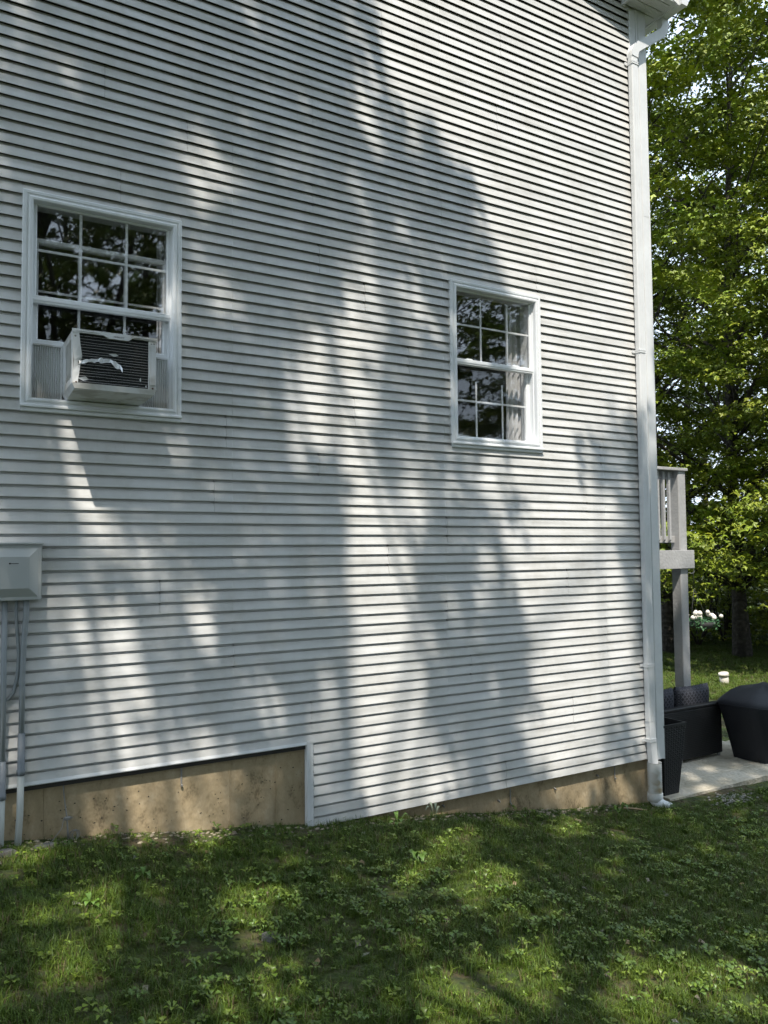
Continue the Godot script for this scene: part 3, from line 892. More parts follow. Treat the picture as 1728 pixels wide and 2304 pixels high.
func build_deck():
	var o := Vector3(8.44, -0.36, -1.57)
	var t := thing("deck", "raised grey painted wooden deck with railing standing on a square post over the patio", "deck", o)
	var m: Material = mats.deck
	var mb: MB
	for z in [-1.64, -4.9]:
		mb = MB.new(o)
		mb.cbox(8.364, 8.508, -0.36, 3.070, z, z + 0.14, 0.008, 1)
		put(mb, "post", m, t)
	mb = MB.new(o)
	mb.cbox(6.20, 8.590, 1.800, 2.036, -1.499, -1.461, 0.003, 0)
	put(mb, "rim_joist", m, t)
	mb = MB.new(o)
	mb.cbox(8.512, 8.550, 1.800, 2.036, -4.95, -1.500, 0.003, 2)
	put(mb, "rim_joist", m, t)
	for i in 24:
		mb = MB.new(o)
		var z := -1.655 - i * 0.143
		mb.cbox(6.20, 8.36 if i == 0 else 8.505, 2.012, 2.037, z - 0.138, z, 0.003, 0)
		put(mb, "deck_board", m, t)
	for i in 6:
		mb = MB.new(o)
		mb.box(6.30 + i * 0.40, 6.338 + i * 0.40, 1.80, 2.011, -4.9, -1.5)
		put(mb, "joist", m, t)
	mb = MB.new(o)
	mb.cbox(6.20, 8.525, 3.071, 3.108, -1.665, -1.475, 0.004, 0)
	put(mb, "rail_cap", m, t)
	mb = MB.new(o)
	mb.cbox(8.345, 8.527, 3.072, 3.109, -4.95, -1.666, 0.004, 2)
	put(mb, "rail_cap", m, t)
	for y in [2.135, 2.985]:
		mb = MB.new(o)
		mb.cbox(6.20, 8.363, y, y + 0.085, -1.615, -1.577, 0.003, 0)
		put(mb, "rail", m, t)
	for i in 19:
		var x := 8.246 - i * 0.1045
		mb = MB.new(o)
		mb.hexa([Vector3(x - 0.017, 2.145, -1.576), Vector3(x + 0.017, 2.145, -1.576), Vector3(x + 0.017, 3.066, -1.576), Vector3(x - 0.017, 3.066, -1.576), Vector3(x - 0.017, 2.175, -1.541), Vector3(x + 0.017, 2.175, -1.541), Vector3(x + 0.017, 3.055, -1.541), Vector3(x - 0.017, 3.055, -1.541)])
		put(mb, "baluster", m, t)
	for i in 28:
		var z := -1.76 - i * 0.1045
		mb = MB.new(o)
		mb.cbox(8.47, 8.505, 2.15, 3.066, z - 0.017, z + 0.017, 0.002, 1)
		put(mb, "baluster", m, t)
	mb = MB.new(o)
	mb.cbox(8.43, 8.468, 2.135, 2.22, -4.8, -1.642, 0.003, 2)
	mb.cbox(8.43, 8.468, 2.985, 3.069, -4.8, -1.642, 0.003, 2)
	put(mb, "rail", m, t)
	# small hook screwed to the post below the joist
	mb = MB.new(o, true)
	mb.tube([Vector3(8.50, 1.745, -1.49), Vector3(8.52, 1.735, -1.45), Vector3(8.54, 1.75, -1.43), Vector3(8.535, 1.77, -1.42)], [0.004, 0.004, 0.004, 0.003], 6)
	put(mb, "hook", mats.wire, t)

# ---------------------------------------------------------------- utilities on the wall
func build_utilities():
	var o := Vector3(0.30, 1.785, 0.0)
	var t := thing("utility_box", "grey plastic utility box with a raised sloping cover on the siding", "utility box", o)
	var x0 := 0.02; var x1 := 0.578; var y0 := 1.785; var y1 := 2.122
	var mb := MB.new(o)
	mb.cbox(x0, x1, y0, y1, 0.004, 0.092, 0.004, 2)
	put(mb, "body", mats.grey_box, t)
	mb = MB.new(o)
	mb.frame(x0 + 0.004, x1 - 0.004, y0 + 0.004, y1 - 0.004, [[0.0, 0.0925], [0.0, 0.100], [0.018, 0.1005], [0.07, 0.128]])
	mb.quad(Vector3(x0 + 0.074, y0 + 0.074, 0.128), Vector3(x0 + 0.074, y1 - 0.074, 0.128), Vector3(x1 - 0.074, y1 - 0.074, 0.128), Vector3(x1 - 0.074, y0 + 0.074, 0.128))
	put(mb, "cover", mats.grey_box, t)
	mb = MB.new(o)
	mb.hexa([Vector3(x0 - 0.006, y1 + 0.001, 0.004), Vector3(x1 + 0.006, y1 + 0.001, 0.004), Vector3(x1 + 0.006, y1 + 0.016, 0.004), Vector3(x0 - 0.006, y1 + 0.016, 0.004), Vector3(x0 - 0.006, y1 + 0.001, 0.112), Vector3(x1 + 0.006, y1 + 0.001, 0.112), Vector3(x1 + 0.006, y1 + 0.010, 0.112), Vector3(x0 - 0.006, y1 + 0.010, 0.112)])
	put(mb, "drip_cap", mats.grey_box, t)
	mb = MB.new(o)
	mb.box(0.395, 0.445, 2.006, 2.010, 0.1282, 0.1292)
	mb.box(0.393, 0.402, 2.004, 2.013, 0.1282, 0.1294)
	put(mb, "scratch", mats.black_gap, t)
	# two conduits with couplings and a loose cable between them
	var g1 := ground_y(0.48, 0.04)
	t = thing("conduit", "grey conduit with a slight bend, dark coupling and pale lower end", "conduit", Vector3(0.48, g1, 0.04), "conduits under the utility box")
	o = t.position
	mb = MB.new(o, true)
	mb.tube([Vector3(0.497, 1.784, 0.05), Vector3(0.498, 1.70, 0.05), Vector3(0.488, 1.55, 0.048), Vector3(0.481, 1.30, 0.045), Vector3(0.481, 0.96, 0.045)], [0.0175, 0.0175, 0.0165, 0.0165, 0.0165], 12)
	put(mb, "upper_pipe", mats.grey_pvc, t)
	mb = MB.new(o, true)
	mb.tube([Vector3(0.481, 0.985, 0.045), Vector3(0.481, 0.77, 0.045), Vector3(0.481, 0.768, 0.045), Vector3(0.481, 0.735, 0.045)], [0.021, 0.021, 0.0245, 0.0245], 12)
	put(mb, "coupling", mats.grey_dark, t)
	mb = MB.new(o, true)
	mb.tube([Vector3(0.481, 0.75, 0.045), Vector3(0.478, 0.50, 0.05), Vector3(0.462, g1 - 0.1, 0.055)], [0.0195, 0.0195, 0.0195], 12)
	put(mb, "lower_pipe", mats.pale_pvc, t)
	t = thing("conduit", "straight grey conduit beside the bent one, with its coupling lower down", "conduit", Vector3(0.378, ground_y(0.378, 0.04), 0.04), "conduits under the utility box")
	o = t.position
	mb = MB.new(o, true)
	mb.tube([Vector3(0.379, 1.784, 0.045), Vector3(0.379, 0.80, 0.045)], [0.0165, 0.0165], 12)
	put(mb, "upper_pipe", mats.grey_pvc, t)
	mb = MB.new(o, true)
	mb.tube([Vector3(0.379, 0.83, 0.045), Vector3(0.379, 0.64, 0.045), Vector3(0.379, 0.638, 0.045), Vector3(0.379, 0.605, 0.045)], [0.021, 0.021, 0.0245, 0.0245], 12)
	put(mb, "coupling", mats.grey_dark, t)
	mb = MB.new(o, true)
	mb.tube([Vector3(0.379, 0.62, 0.045), Vector3(0.372, ground_y(0.378, 0) - 0.1, 0.06)], [0.0195, 0.0195], 12)
	put(mb, "lower_pipe", mats.pale_pvc, t)
	var q := Vector3(0.44, 1.2, 0.03)
	mb = MB.new(q, true)
	mb.tube([Vector3(0.443, 1.784, 0.035), Vector3(0.444, 1.68, 0.036), Vector3(0.450, 1.60, 0.036), Vector3(0.462, 1.45, 0.034), Vector3(0.455, 1.32, 0.032), Vector3(0.435, 1.23, 0.030), Vector3(0.405, 1.19, 0.028), Vector3(0.385, 1.185, 0.024)], [0.009, 0.010, 0.011, 0.011, 0.011, 0.011, 0.010, 0.009], 9)
	var cb := put(mb, "cable", mats.grey_pvc)
	tag(cb, "bent grey cable hanging between the two conduits below the utility box", "cable")
	# grounding rod cable under the siding
	q = Vector3(0.745, ground_y(0.745, 0), -0.02)
	t = thing("ground_wire", "thin dark grounding wire with a clamp running down the bare foundation into the grass", "wire", q)
	mb = MB.new(q, true)
	mb.tube([Vector3(0.731, 0.66, -0.034), Vector3(0.733, 0.58, -0.033), Vector3(0.742, 0.50, -0.030), Vector3(0.752, 0.42, -0.018), Vector3(0.757, 0.33, -0.008), Vector3(0.762, 0.20, 0.0)], [0.004, 0.004, 0.004, 0.005, 0.006, 0.007], 7)
	put(mb, "wire", mats.steel, t)
	mb = MB.new(q)
	mb.cbox(0.738, 0.772, 0.405, 0.425, -0.024, 0.0, 0.004, 0)
	mb.cbox(0.768, 0.784, 0.410, 0.420, -0.016, -0.008, 0.002, 0)
	put(mb, "clamp", mats.steel, t)
	mb = MB.new(q, true)
	var r := RandomNumberGenerator.new()
	r.seed = 31
	for i in 5:
		var pts := []
		var rad := []
		for k in 9:
			var a := TAU * k / 8.0 + i
			pts.append(Vector3(0.785 + 0.022 * cos(a) + i * 0.005, 0.315 + 0.032 * sin(a), 0.012 + 0.010 * sin(a * 1.3 + i)))
			rad.append(0.0018)
		mb.tube(pts, rad, 4, false)
	mb.tube([Vector3(0.735, 0.42, -0.015), Vector3(0.72, 0.36, -0.005), Vector3(0.66, 0.30, 0.02), Vector3(0.60, 0.275, 0.03)], [0.0025, 0.0025, 0.0025, 0.0025], 5)
	put(mb, "loose_strand", mats.steel, t)
	# corrugated drain at the foot of the downspout
	q = Vector3(5.975, -0.36, 0.06)
	t = thing("drain_pipe", "white corrugated drain pipe catching the downspout foot at the house corner", "drain pipe", q)
	mb = MB.new(q, true)
	var pts2 := []
	var rad2 := []
	for i in 37:
		pts2.append(Vector3(5.975, 0.03 - i * 0.0081, 0.062))
		rad2.append(0.068 if i % 2 == 0 else 0.064)
	mb.tube(pts2, rad2, 18, false)
	put(mb, "corrugated_sleeve", mats.drain, t)
	mb = MB.new(q, true)
	mb.tube([Vector3(5.975, -0.255, 0.062), Vector3(5.975, -0.257, 0.062), Vector3(5.975, -0.33, 0.062), Vector3(5.975, -0.332, 0.062)], [0.069, 0.073, 0.073, 0.069], 18)
	put(mb, "collar", mats.drain, t)
	mb = MB.new(q, true)
	mb.tube([Vector3(5.975, -0.31, 0.062), Vector3(5.980, -0.345, 0.085), Vector3(5.995, -0.365, 0.13), Vector3(6.02, -0.375, 0.20)], [0.062, 0.060, 0.056, 0.052], 16, true)
	put(mb, "outlet", mats.trim, t)

# ---------------------------------------------------------------- patio things
func build_patio_things():
	# tall wicker planter
	var o := Vector3(7.285 - 0.98, -0.36, -0.14)
	o = Vector3(6.335, -0.36, -0.15)
	var t := thing("planter", "tall black woven planter tapering downwards behind the house corner", "planter", o)
	var mb := MB.new(o)
	var hb := 0.105; var ht := 0.165; var yt := 0.315
	var rows := 30
	for i in rows:
		# woven bands: every second course stands proud, alternately
		var ya := lerpf(-0.36, yt, float(i) / rows); var yb2 := lerpf(-0.36, yt, (i + 1.0) / rows)
		var n := 9
		for side in 4:
			for k in n:
				var ha := lerpf(hb, ht, float(i) / rows); var hc := lerpf(hb, ht, (i + 1.0) / rows)
				var bulge := 0.004 if (i + k) % 2 == 0 else 0.002
				var ua := -1.0 + 2.0 * k / n; var ub := -1.0 + 2.0 * (k + 1) / n
				var um := (ua + ub) * 0.5
				var ym := (ya + yb2) * 0.5
				var hm := (ha + hc) * 0.5 + bulge
				var c := [Vector2(ua * ha, ha), Vector2(ub * ha, ha), Vector2(ub * hc, hc), Vector2(ua * hc, hc), Vector2(um * hm, hm)]
				var ys := [ya, ya, yb2, yb2, ym]
				var v := []
				for q in 5:
					var w := (c[q] as Vector2).rotated(side * PI / 2)
					v.append(o * Vector3(1, 0, 1) + Vector3(w.x, ys[q], w.y))
				for q in 4: mb.tri(v[q], v[4], v[(q + 1) % 4])
	put(mb, "body", mats.black_wicker, t)
	mb = MB.new(o)
	mb.frame(-ht - 0.006, ht + 0.006, -ht - 0.006, ht + 0.006, [[0.0, 0.0], [0.0, 0.022], [0.02, 0.022], [0.024, -0.12]])
	var rim := put_mesh(mb.mesh(), "rim", mats.black_wicker, t)
	rim.transform = Transform3D(Basis(Vector3.RIGHT, -PI / 2), Vector3(0, yt + 0.36, 0) + Basis(Vector3.RIGHT, -PI / 2) * o)
	# loveseat, its woven back towards the lawn
	o = Vector3(7.36, -0.36, -1.05)
	t = thing("loveseat", "black woven patio loveseat with patterned dark cushions showing above its back", "loveseat", o)
	mb = MB.new(o)
	mb.cbox(6.72, 8.03, -0.325, 0.225, -0.765, -0.715, 0.008, 0)
	put(mb, "back_panel", mats.wicker_panel, t)
	for i in 54:
		pass
	mb = MB.new(o)
	for i in 26:
		var y := -0.315 + i * 0.0205
		mb.cbox(6.73, 8.02, y, y + 0.016, -0.7148, -0.7115, 0.0012, 0)
	var wv := put(mb, "woven_band", mats.black_wicker, t)
	wv.set_meta("kind", "stuff")
	mb = MB.new(o)
	mb.cbox(6.715, 8.05, 0.226, 0.262, -0.790, -0.706, 0.010, 0)
	put(mb, "top_rail", mats.black_wicker, t)
	for x in [[6.72, 6.86], [7.89, 8.035]]:
		mb = MB.new(o)
		mb.cbox(x[0], x[1], -0.325, 0.215, -1.50, -0.766, 0.008, 2)
		put(mb, "arm", mats.wicker_panel, t)
	mb = MB.new(o)
	mb.cbox(6.861, 7.889, -0.325, -0.10, -1.50, -0.766, 0.006, 0)
	put(mb, "seat_base", mats.wicker_panel, t)
	for q in [[6.75, -0.74], [7.99, -0.74], [6.75, -1.46], [7.99, -1.46], [7.33, -0.74]]:
		mb = MB.new(o, true)
		mb.tube([Vector3(q[0], -0.359, q[1]), Vector3(q[0], -0.325, q[1])], [0.02, 0.022], 10)
		put(mb, "foot", mats.steel, t)
	for x in [[6.87, 7.37], [7.385, 7.995]]:
		var cmesh := pillow(x[0], x[1], -0.02, 0.475, -0.98, -0.80)
		var cs := put_mesh(cmesh, "back_cushion", mats.cushion, t, Vector3((x[0] + x[1]) * 0.5, 0.22, -0.89) - o)
		cs.rotation.x = 0.12
	var sc := put_mesh(pillow(6.87, 7.88, -0.1, 0.05, -1.48, -1.0), "seat_cushion", mats.cushion, t, Vector3(7.375, -0.02, -1.25) - o)
	sc.rotation.x = 0.0
	# grill under its cover
	o = Vector3(8.42, -0.36, -0.42)
	t = thing("covered_grill", "barbecue grill under a fitted black fabric cover standing on the patio edge", "grill", o)
	mb = MB.new(o, true)
	var secs := [[-0.355, 0.36, 0.24], [-0.20, 0.40, 0.26], [0.05, 0.47, 0.30], [0.24, 0.535, 0.33], [0.285, 0.54, 0.335], [0.33, 0.50, 0.30], [0.40, 0.40, 0.24], [0.445, 0.27, 0.17], [0.46, 0.12, 0.08]]
	var rg := []
	var m := 40
	for s in secs:
		var ring := []
		for k in m:
			var a := TAU * k / m
			var ca := signf(cos(a)) * pow(absf(cos(a)), 0.45)
			var sa := signf(sin(a)) * pow(absf(sin(a)), 0.45)
			var low: float = clampf((0.3 - s[0]) / 0.65, 0.0, 1.0)
			var wv2 := 1.0 + 0.022 * low * sin(a * 11.0 + s[0] * 3.0) + 0.012 * low * sin(a * 23.0)
			ring.append(Vector3(8.42 + ca * s[1] * wv2, s[0] + 0.006 * sin(a * 5.0), -0.42 + sa * s[2] * wv2))
		rg.append(ring)
	for i in secs.size() - 1:
		for k in m:
			var j := (k + 1) % m
			mb.quad(rg[i][k], rg[i + 1][k], rg[i + 1][j], rg[i][j])
	for k in m: mb.tri(rg[-1][k], Vector3(8.42, 0.462, -0.42), rg[-1][(k + 1) % m])
	put(mb, "cover", mats.cover, t)
	mb = MB.new(o, true)
	var hem := []
	var hr := []
	for k in m + 1:
		hem.append(rg[4][k % m] + Vector3(0, -0.012, 0))
		hr.append(0.006)
	mb.tube(hem, hr, 5, false)
	put(mb, "seam", mats.cover, t)
	for q in [[8.12, -0.58], [8.72, -0.58], [8.12, -0.26], [8.72, -0.26]]:
		mb = MB.new(o, true)
		mb.tube([Vector3(q[0], -0.36, q[1]), Vector3(q[0], 0.1, q[1])], [0.018, 0.018], 8)
		put(mb, "leg", mats.black_gap, t)
	# capped pipe in the lawn
	var gy := ground_y(12.88, -4.2)
	o = Vector3(12.88, gy, -4.22)
	t = thing("cleanout_pipe", "short pale capped cleanout pipe standing in the sunlit lawn", "pipe", o)
	mb = MB.new(o, true)
	mb.tube([o + Vector3(0.0, -0.06, 0), o + Vector3(-0.02, 0.13, 0)], [0.080, 0.080], 20)
	put(mb, "pipe", mats.pvc_cap, t)
	mb = MB.new(o, true)
	mb.tube([o + Vector3(-0.02, 0.125, 0), o + Vector3(-0.0201, 0.13, 0), o + Vector3(-0.028, 0.185, 0), o + Vector3(-0.029, 0.19, 0)], [0.086, 0.092, 0.092, 0.084], 20)
	put(mb, "cap", mats.pvc_cap, t)

# soft pillow centred on its box
func pillow(x0: float, x1: float, y0: float, y1: float, z0: float, z1: float) -> ArrayMesh:
	var mb := MB.new(Vector3.ZERO, true)
	var hx := (x1 - x0) * 0.5; var hy := (y1 - y0) * 0.5; var hz := (z1 - z0) * 0.5
	var n := 14
	for s in [1.0, -1.0]:
		for i in n:
			for j in n:
				var p := []
				for k in [[0, 0], [1, 0], [1, 1], [0, 1]]:
					var u: float = -1.0 + 2.0 * (i + k[0]) / n
					var v: float = -1.0 + 2.0 * (j + k[1]) / n
					var e := pow((1.0 - pow(absf(u), 4.0)) * (1.0 - pow(absf(v), 4.0)), 0.5)
					p.append(Vector3(u * hx * (1.0 - 0.03 * v * v), v * hy * (1.0 - 0.05 * (1.0 - u * u)) , s * hz * (0.25 * minf(1.0, e * 8.0) + 0.75 * e)))
				if s > 0: mb.quad(p[0], p[3], p[2], p[1])
				else: mb.quad(p[0], p[1], p[2], p[3])
	return mb.mesh()

# ---------------------------------------------------------------- foliage
# a maple-like spray: leaves spread flat along a drooping twig
func spray_mesh(sd: int, n: int, leaf: float, spread: float, col := Color.WHITE) -> ArrayMesh:
	var r := RandomNumberGenerator.new()
	r.seed = sd
	var st := SurfaceTool.new()
	st.begin(Mesh.PRIMITIVE_TRIANGLES)
	st.set_smooth_group(-1)
	var sh := [Vector3(0, 0.03, 0.45), Vector3(-0.56, -0.10, 0.06), Vector3(-0.20, 0.02, -0.14), Vector3(0, -0.12, -0.68), Vector3(0.20, 0.02, -0.14), Vector3(0.56, -0.10, 0.06)]
	for i in n:
		var u := float(i) / n
		var c := Vector3(r.randf_range(-1, 1) * spread * (0.35 + 0.5 * u), -0.25 * spread * u * u + r.randf_range(-0.06, 0.06), -spread * 0.6 + u * spread * 1.3)
		# leaves hang outwards, tips down
		var yaw := r.randfn(0.0, 0.85)
		var b := Basis(Vector3.UP, yaw) * Basis(Vector3.RIGHT, r.randf_range(-1.15, 0.05)) * Basis(Vector3.FORWARD, r.randf_range(-0.45, 0.45))
		var s := leaf * r.randf_range(0.75, 1.2)
		var tone := r.randf_range(0.75, 1.25)
		st.set_color(Color(col.r * tone * r.randf_range(0.9, 1.15), col.g * tone, col.b * tone * r.randf_range(0.8, 1.1)))
		for k in range(1, 5):
			st.add_vertex(c + b * (sh[0] * s)); st.add_vertex(c + b * (sh[k] * s)); st.add_vertex(c + b * (sh[k + 1] * s))
	st.generate_normals()
	return st.commit()

# sprays of one kind of tree in several tints: [dull .. warm]
func spray_set(sd: int, n: int, leaf: float, spread: float, col: Color) -> Array:
	var out := []
	for i in 8:
		var t: float = [0.78, 0.9, 1.0, 1.1, 1.22, 0.95, 1.05, 0.85][i]
		var w: float = [0.0, 0.04, 0.08, 0.14, 0.22, 0.18, 0.0, 0.06][i]
		out.append(spray_mesh(sd * 31 + i, n, leaf, spread, Color(col.r * t * (1.0 + w), col.g * t * (1.0 + 0.2 * w), col.b * t)))
	return out

func crown_mesh(set_: Array, xf: Array, pick: Array) -> ArrayMesh:
	var st := SurfaceTool.new()
	st.begin(Mesh.PRIMITIVE_TRIANGLES)
	for i in xf.size(): st.append_from(set_[pick[i]], 0, xf[i])
	return st.commit()

func scatter(called: String, me: Mesh, m: Material, xf: Array, cols: Array, parent: Node = null) -> MultiMeshInstance3D:
	var mm := MultiMesh.new()
	mm.transform_format = MultiMesh.TRANSFORM_3D
	mm.use_colors = true
	mm.mesh = me
	mm.instance_count = xf.size()
	for i in xf.size():
		mm.set_instance_transform(i, xf[i])
		mm.set_instance_color(i, cols[i])
	var n := MultiMeshInstance3D.new()
	n.multimesh = mm
	n.material_override = m
	if parent == null:
		n.name = numbered(called)
		add_child(n)
	else:
		n.name = called
		parent.add_child(n, true)
	return n

var deep_set := []

func limb(mb: MB, a: Vector3, b: Vector3, r0: float, r1: float, r: RandomNumberGenerator, sides := 7):
	var pts := []
	var rad := []
	var off := Vector3(r.randf_range(-1, 1), r.randf_range(0.2, 1), r.randf_range(-1, 1)) * (b - a).length() * 0.10
	for i in 6:
		var t := i / 5.0
		pts.append(a.lerp(b, t) + off * sin(t * PI))
		rad.append(lerpf(r0, r1, t))
	mb.tube(pts, rad, sides)

func maple(at: Vector3, h: float, rad: float, base_h: float, nclus: int, per: int, label: String, sd: int, kind: Array, group: String):
	var r := RandomNumberGenerator.new()
	r.seed = sd
	var t := thing("maple_tree", label, "tree", at, group)
	var wood := MB.new(Vector3.ZERO, true)
	var top := Vector3(r.randf_range(-0.5, 0.5), h * 0.9, r.randf_range(-0.5, 0.5))
	var tr := h * 0.0085
	var tp := []
	var trd := []
	for i in 9:
		var u := i / 8.0
		tp.append(Vector3(top.x * u + 0.12 * sin(u * 5.0 + sd), -0.15 + (top.y + 0.15) * u, top.z * u + 0.12 * cos(u * 4.0 + sd)))
		trd.append(lerpf(tr, 0.03, pow(u, 0.8)) * (1.5 if i == 0 else 1.0))
	wood.tube(tp, trd, 10)
	var xf := []
	var pick := []
	for c in nclus:
		# cluster centre in an egg-shaped crown, more towards its skin
		var v := r.randf()
		var y := lerpf(base_h, h, v)
		var prof := sqrt(maxf(0.02, 1.0 - pow(absf((v - 0.36) / 0.66), 2.2)))
		var rr := rad * prof * pow(r.randf(), 0.30)
		var a := r.randf() * TAU
		var cc := Vector3(cos(a) * rr, y - 0.12 * rr, sin(a) * rr)
		var yb := clampf(y - rr * 0.7 - 0.5, base_h * 0.6, h * 0.85)
		var k := clampf(yb / top.y, 0.0, 1.0)
		if c % 3 == 0:
			limb(wood, Vector3(top.x * k, yb, top.z * k), cc + Vector3(0, -0.1, 0), lerpf(tr * 0.36, 0.022, k), 0.008, r, 5)
		var cs := r.randf_range(0.65, 1.2)
		var warm := r.randi() % 8
		for i in per:
			var q := Vector3(r.randfn(0, 0.44), r.randfn(0, 0.10), r.randfn(0, 0.44)) * cs
			q.y -= 0.22 * (q.x * q.x + q.z * q.z)
			var p := cc + q
			var out := atan2(p.x, p.z) + r.randf_range(-0.9, 0.9)
			var b := Basis(Vector3.UP, out + PI) * Basis(Vector3.RIGHT, r.randf_range(-0.15, 0.6)) * Basis(Vector3.FORWARD, r.randf_range(-0.3, 0.3))
			xf.append(Transform3D(b.scaled(Vector3.ONE * r.randf_range(0.75, 1.2)), p))
			pick.append(warm if r.randf() < 0.6 else r.randi() % 8)
	put(wood, "trunk", mats.bark, t)
	put_mesh(crown_mesh(kind, xf, pick), "crown", mats.leaf, t)
	return t

func from_cam(deg: float, dist: float) -> Vector3:
	var a := deg_to_rad(deg)
	var p := Vector3(sin(a) * dist, 0, 5.24 - cos(a) * dist)
	p.y = ground_y(clampf(p.x, -8.0, 16.0), p.z)
	return p

func build_background():
	var bright := spray_set(1, 14, 0.105, 0.29, Color(0.165, 0.235, 0.020))
	var mid := spray_set(2, 14, 0.105, 0.29, Color(0.165, 0.235, 0.020))
	deep_set = spray_set(3, 10, 0.14, 0.36, Color(0.165, 0.235, 0.020))
	var g := "maples along the far edge of the lawn"
	maple(from_cam(50.0, 20.5), 17.5, 4.4, 2.2, 250, 24, "tall maple nearest the house corner, dense yellow-green crown", 1, bright, g)
	maple(from_cam(54.8, 20.0), 18.5, 4.6, 2.6, 270, 24, "tall maple with a forked trunk showing through gaps in its bright crown", 2, bright, g)
	var low: Node3D = maple(from_cam(66.5, 20.0), 16.0, 4.4, 2.0, 150, 24, "maple with low leafy boughs reaching over the dark wood edge", 3, mid, g)
	var g2 := "shaded trees deeper in the wood"
	var k := 10
	for q in [[47.0, 27.0, 18.0], [51.5, 30.0, 19.0], [54.0, 26.0, 14.0], [57.5, 29.0, 17.0], [60.5, 26.5, 15.0], [66.0, 25.0, 16.0], [43.0, 25.0, 15.0], [53.0, 37.0, 18.0], [58.0, 38.0, 18.0], [64.0, 36.0, 18.0], [48.0, 38.0, 18.0]]:
		maple(from_cam(q[0], q[1]), q[2], 4.4, 0.6, 100 if q[1] < 33.0 else 70, 13, "dark green tree standing deeper in the wood behind the bright maples", k, deep_set, g2)
		k += 1
	# low boughs of the last maple, reaching towards the deck
	var r := RandomNumberGenerator.new()
	r.seed = 15
	var wood := MB.new(low.position, true)
	var xf := []
	var pick := []
	for e in [[Vector3(14.2, 2.4, -6.6), 3.6], [Vector3(14.8, 3.6, -5.8), 4.8]]:
		var a: Vector3 = low.position + Vector3(0, e[1], 0)
		var b: Vector3 = e[0]
		limb(wood, a, b, 0.022, 0.004, r, 6)
		for i in 80:
			var u := 0.42 + 0.58 * sqrt(r.randf())
			var p := a.lerp(b, u) + Vector3(0, sin(u * PI) * 0.3, 0) + Vector3(r.randfn(0, 0.38), r.randfn(0, 0.12), r.randfn(0, 0.38))
			xf.append(Transform3D(Basis(Vector3.UP, r.randf() * TAU) * Basis(Vector3.RIGHT, r.randf_range(-0.1, 0.5)), p - low.position))
			pick.append(r.randi() % 8)
	put(wood, "bough", mats.bark, low)
	put_mesh(crown_mesh(mid, xf, pick), "bough_leaves", mats.leaf, low)
	# bushes of the wood edge
	for i in 16:
		var p := from_cam(43.5 + i * 1.45 + r.randf_range(-0.4, 0.4), 22.3 + r.randf_range(-0.8, 3.2))
		var t := thing("bush", "dark leafy bush in the shade along the wood edge", "bush", p, "bushes along the wood edge")
		wood = MB.new(Vector3.ZERO, true)
		xf = []
		pick = []
		var hh := r.randf_range(1.4, 2.8)
		for s in 5:
			limb(wood, Vector3(0, -0.05, 0), Vector3(r.randf_range(-0.8, 0.8), hh * 0.8, r.randf_range(-0.8, 0.8)), 0.025, 0.008, r, 5)
		for s in 110:
			var v := r.randf()
			var rr := (1.15 - 0.5 * v) * sqrt(r.randf())
			var a := r.randf() * TAU
			var b := Basis(Vector3.UP, r.randf() * TAU) * Basis(Vector3.RIGHT, r.randf_range(-0.3, 0.7))
			xf.append(Transform3D(b.scaled(Vector3.ONE * r.randf_range(0.5, 0.9)), Vector3(cos(a) * rr, 0.15 + v * hh, sin(a) * rr)))
			pick.append(r.randi() % 8)
		put(wood, "stem", mats.bark, t)
		put_mesh(crown_mesh(deep_set, xf, pick), "foliage", mats.leaf, t)
	build_basket()

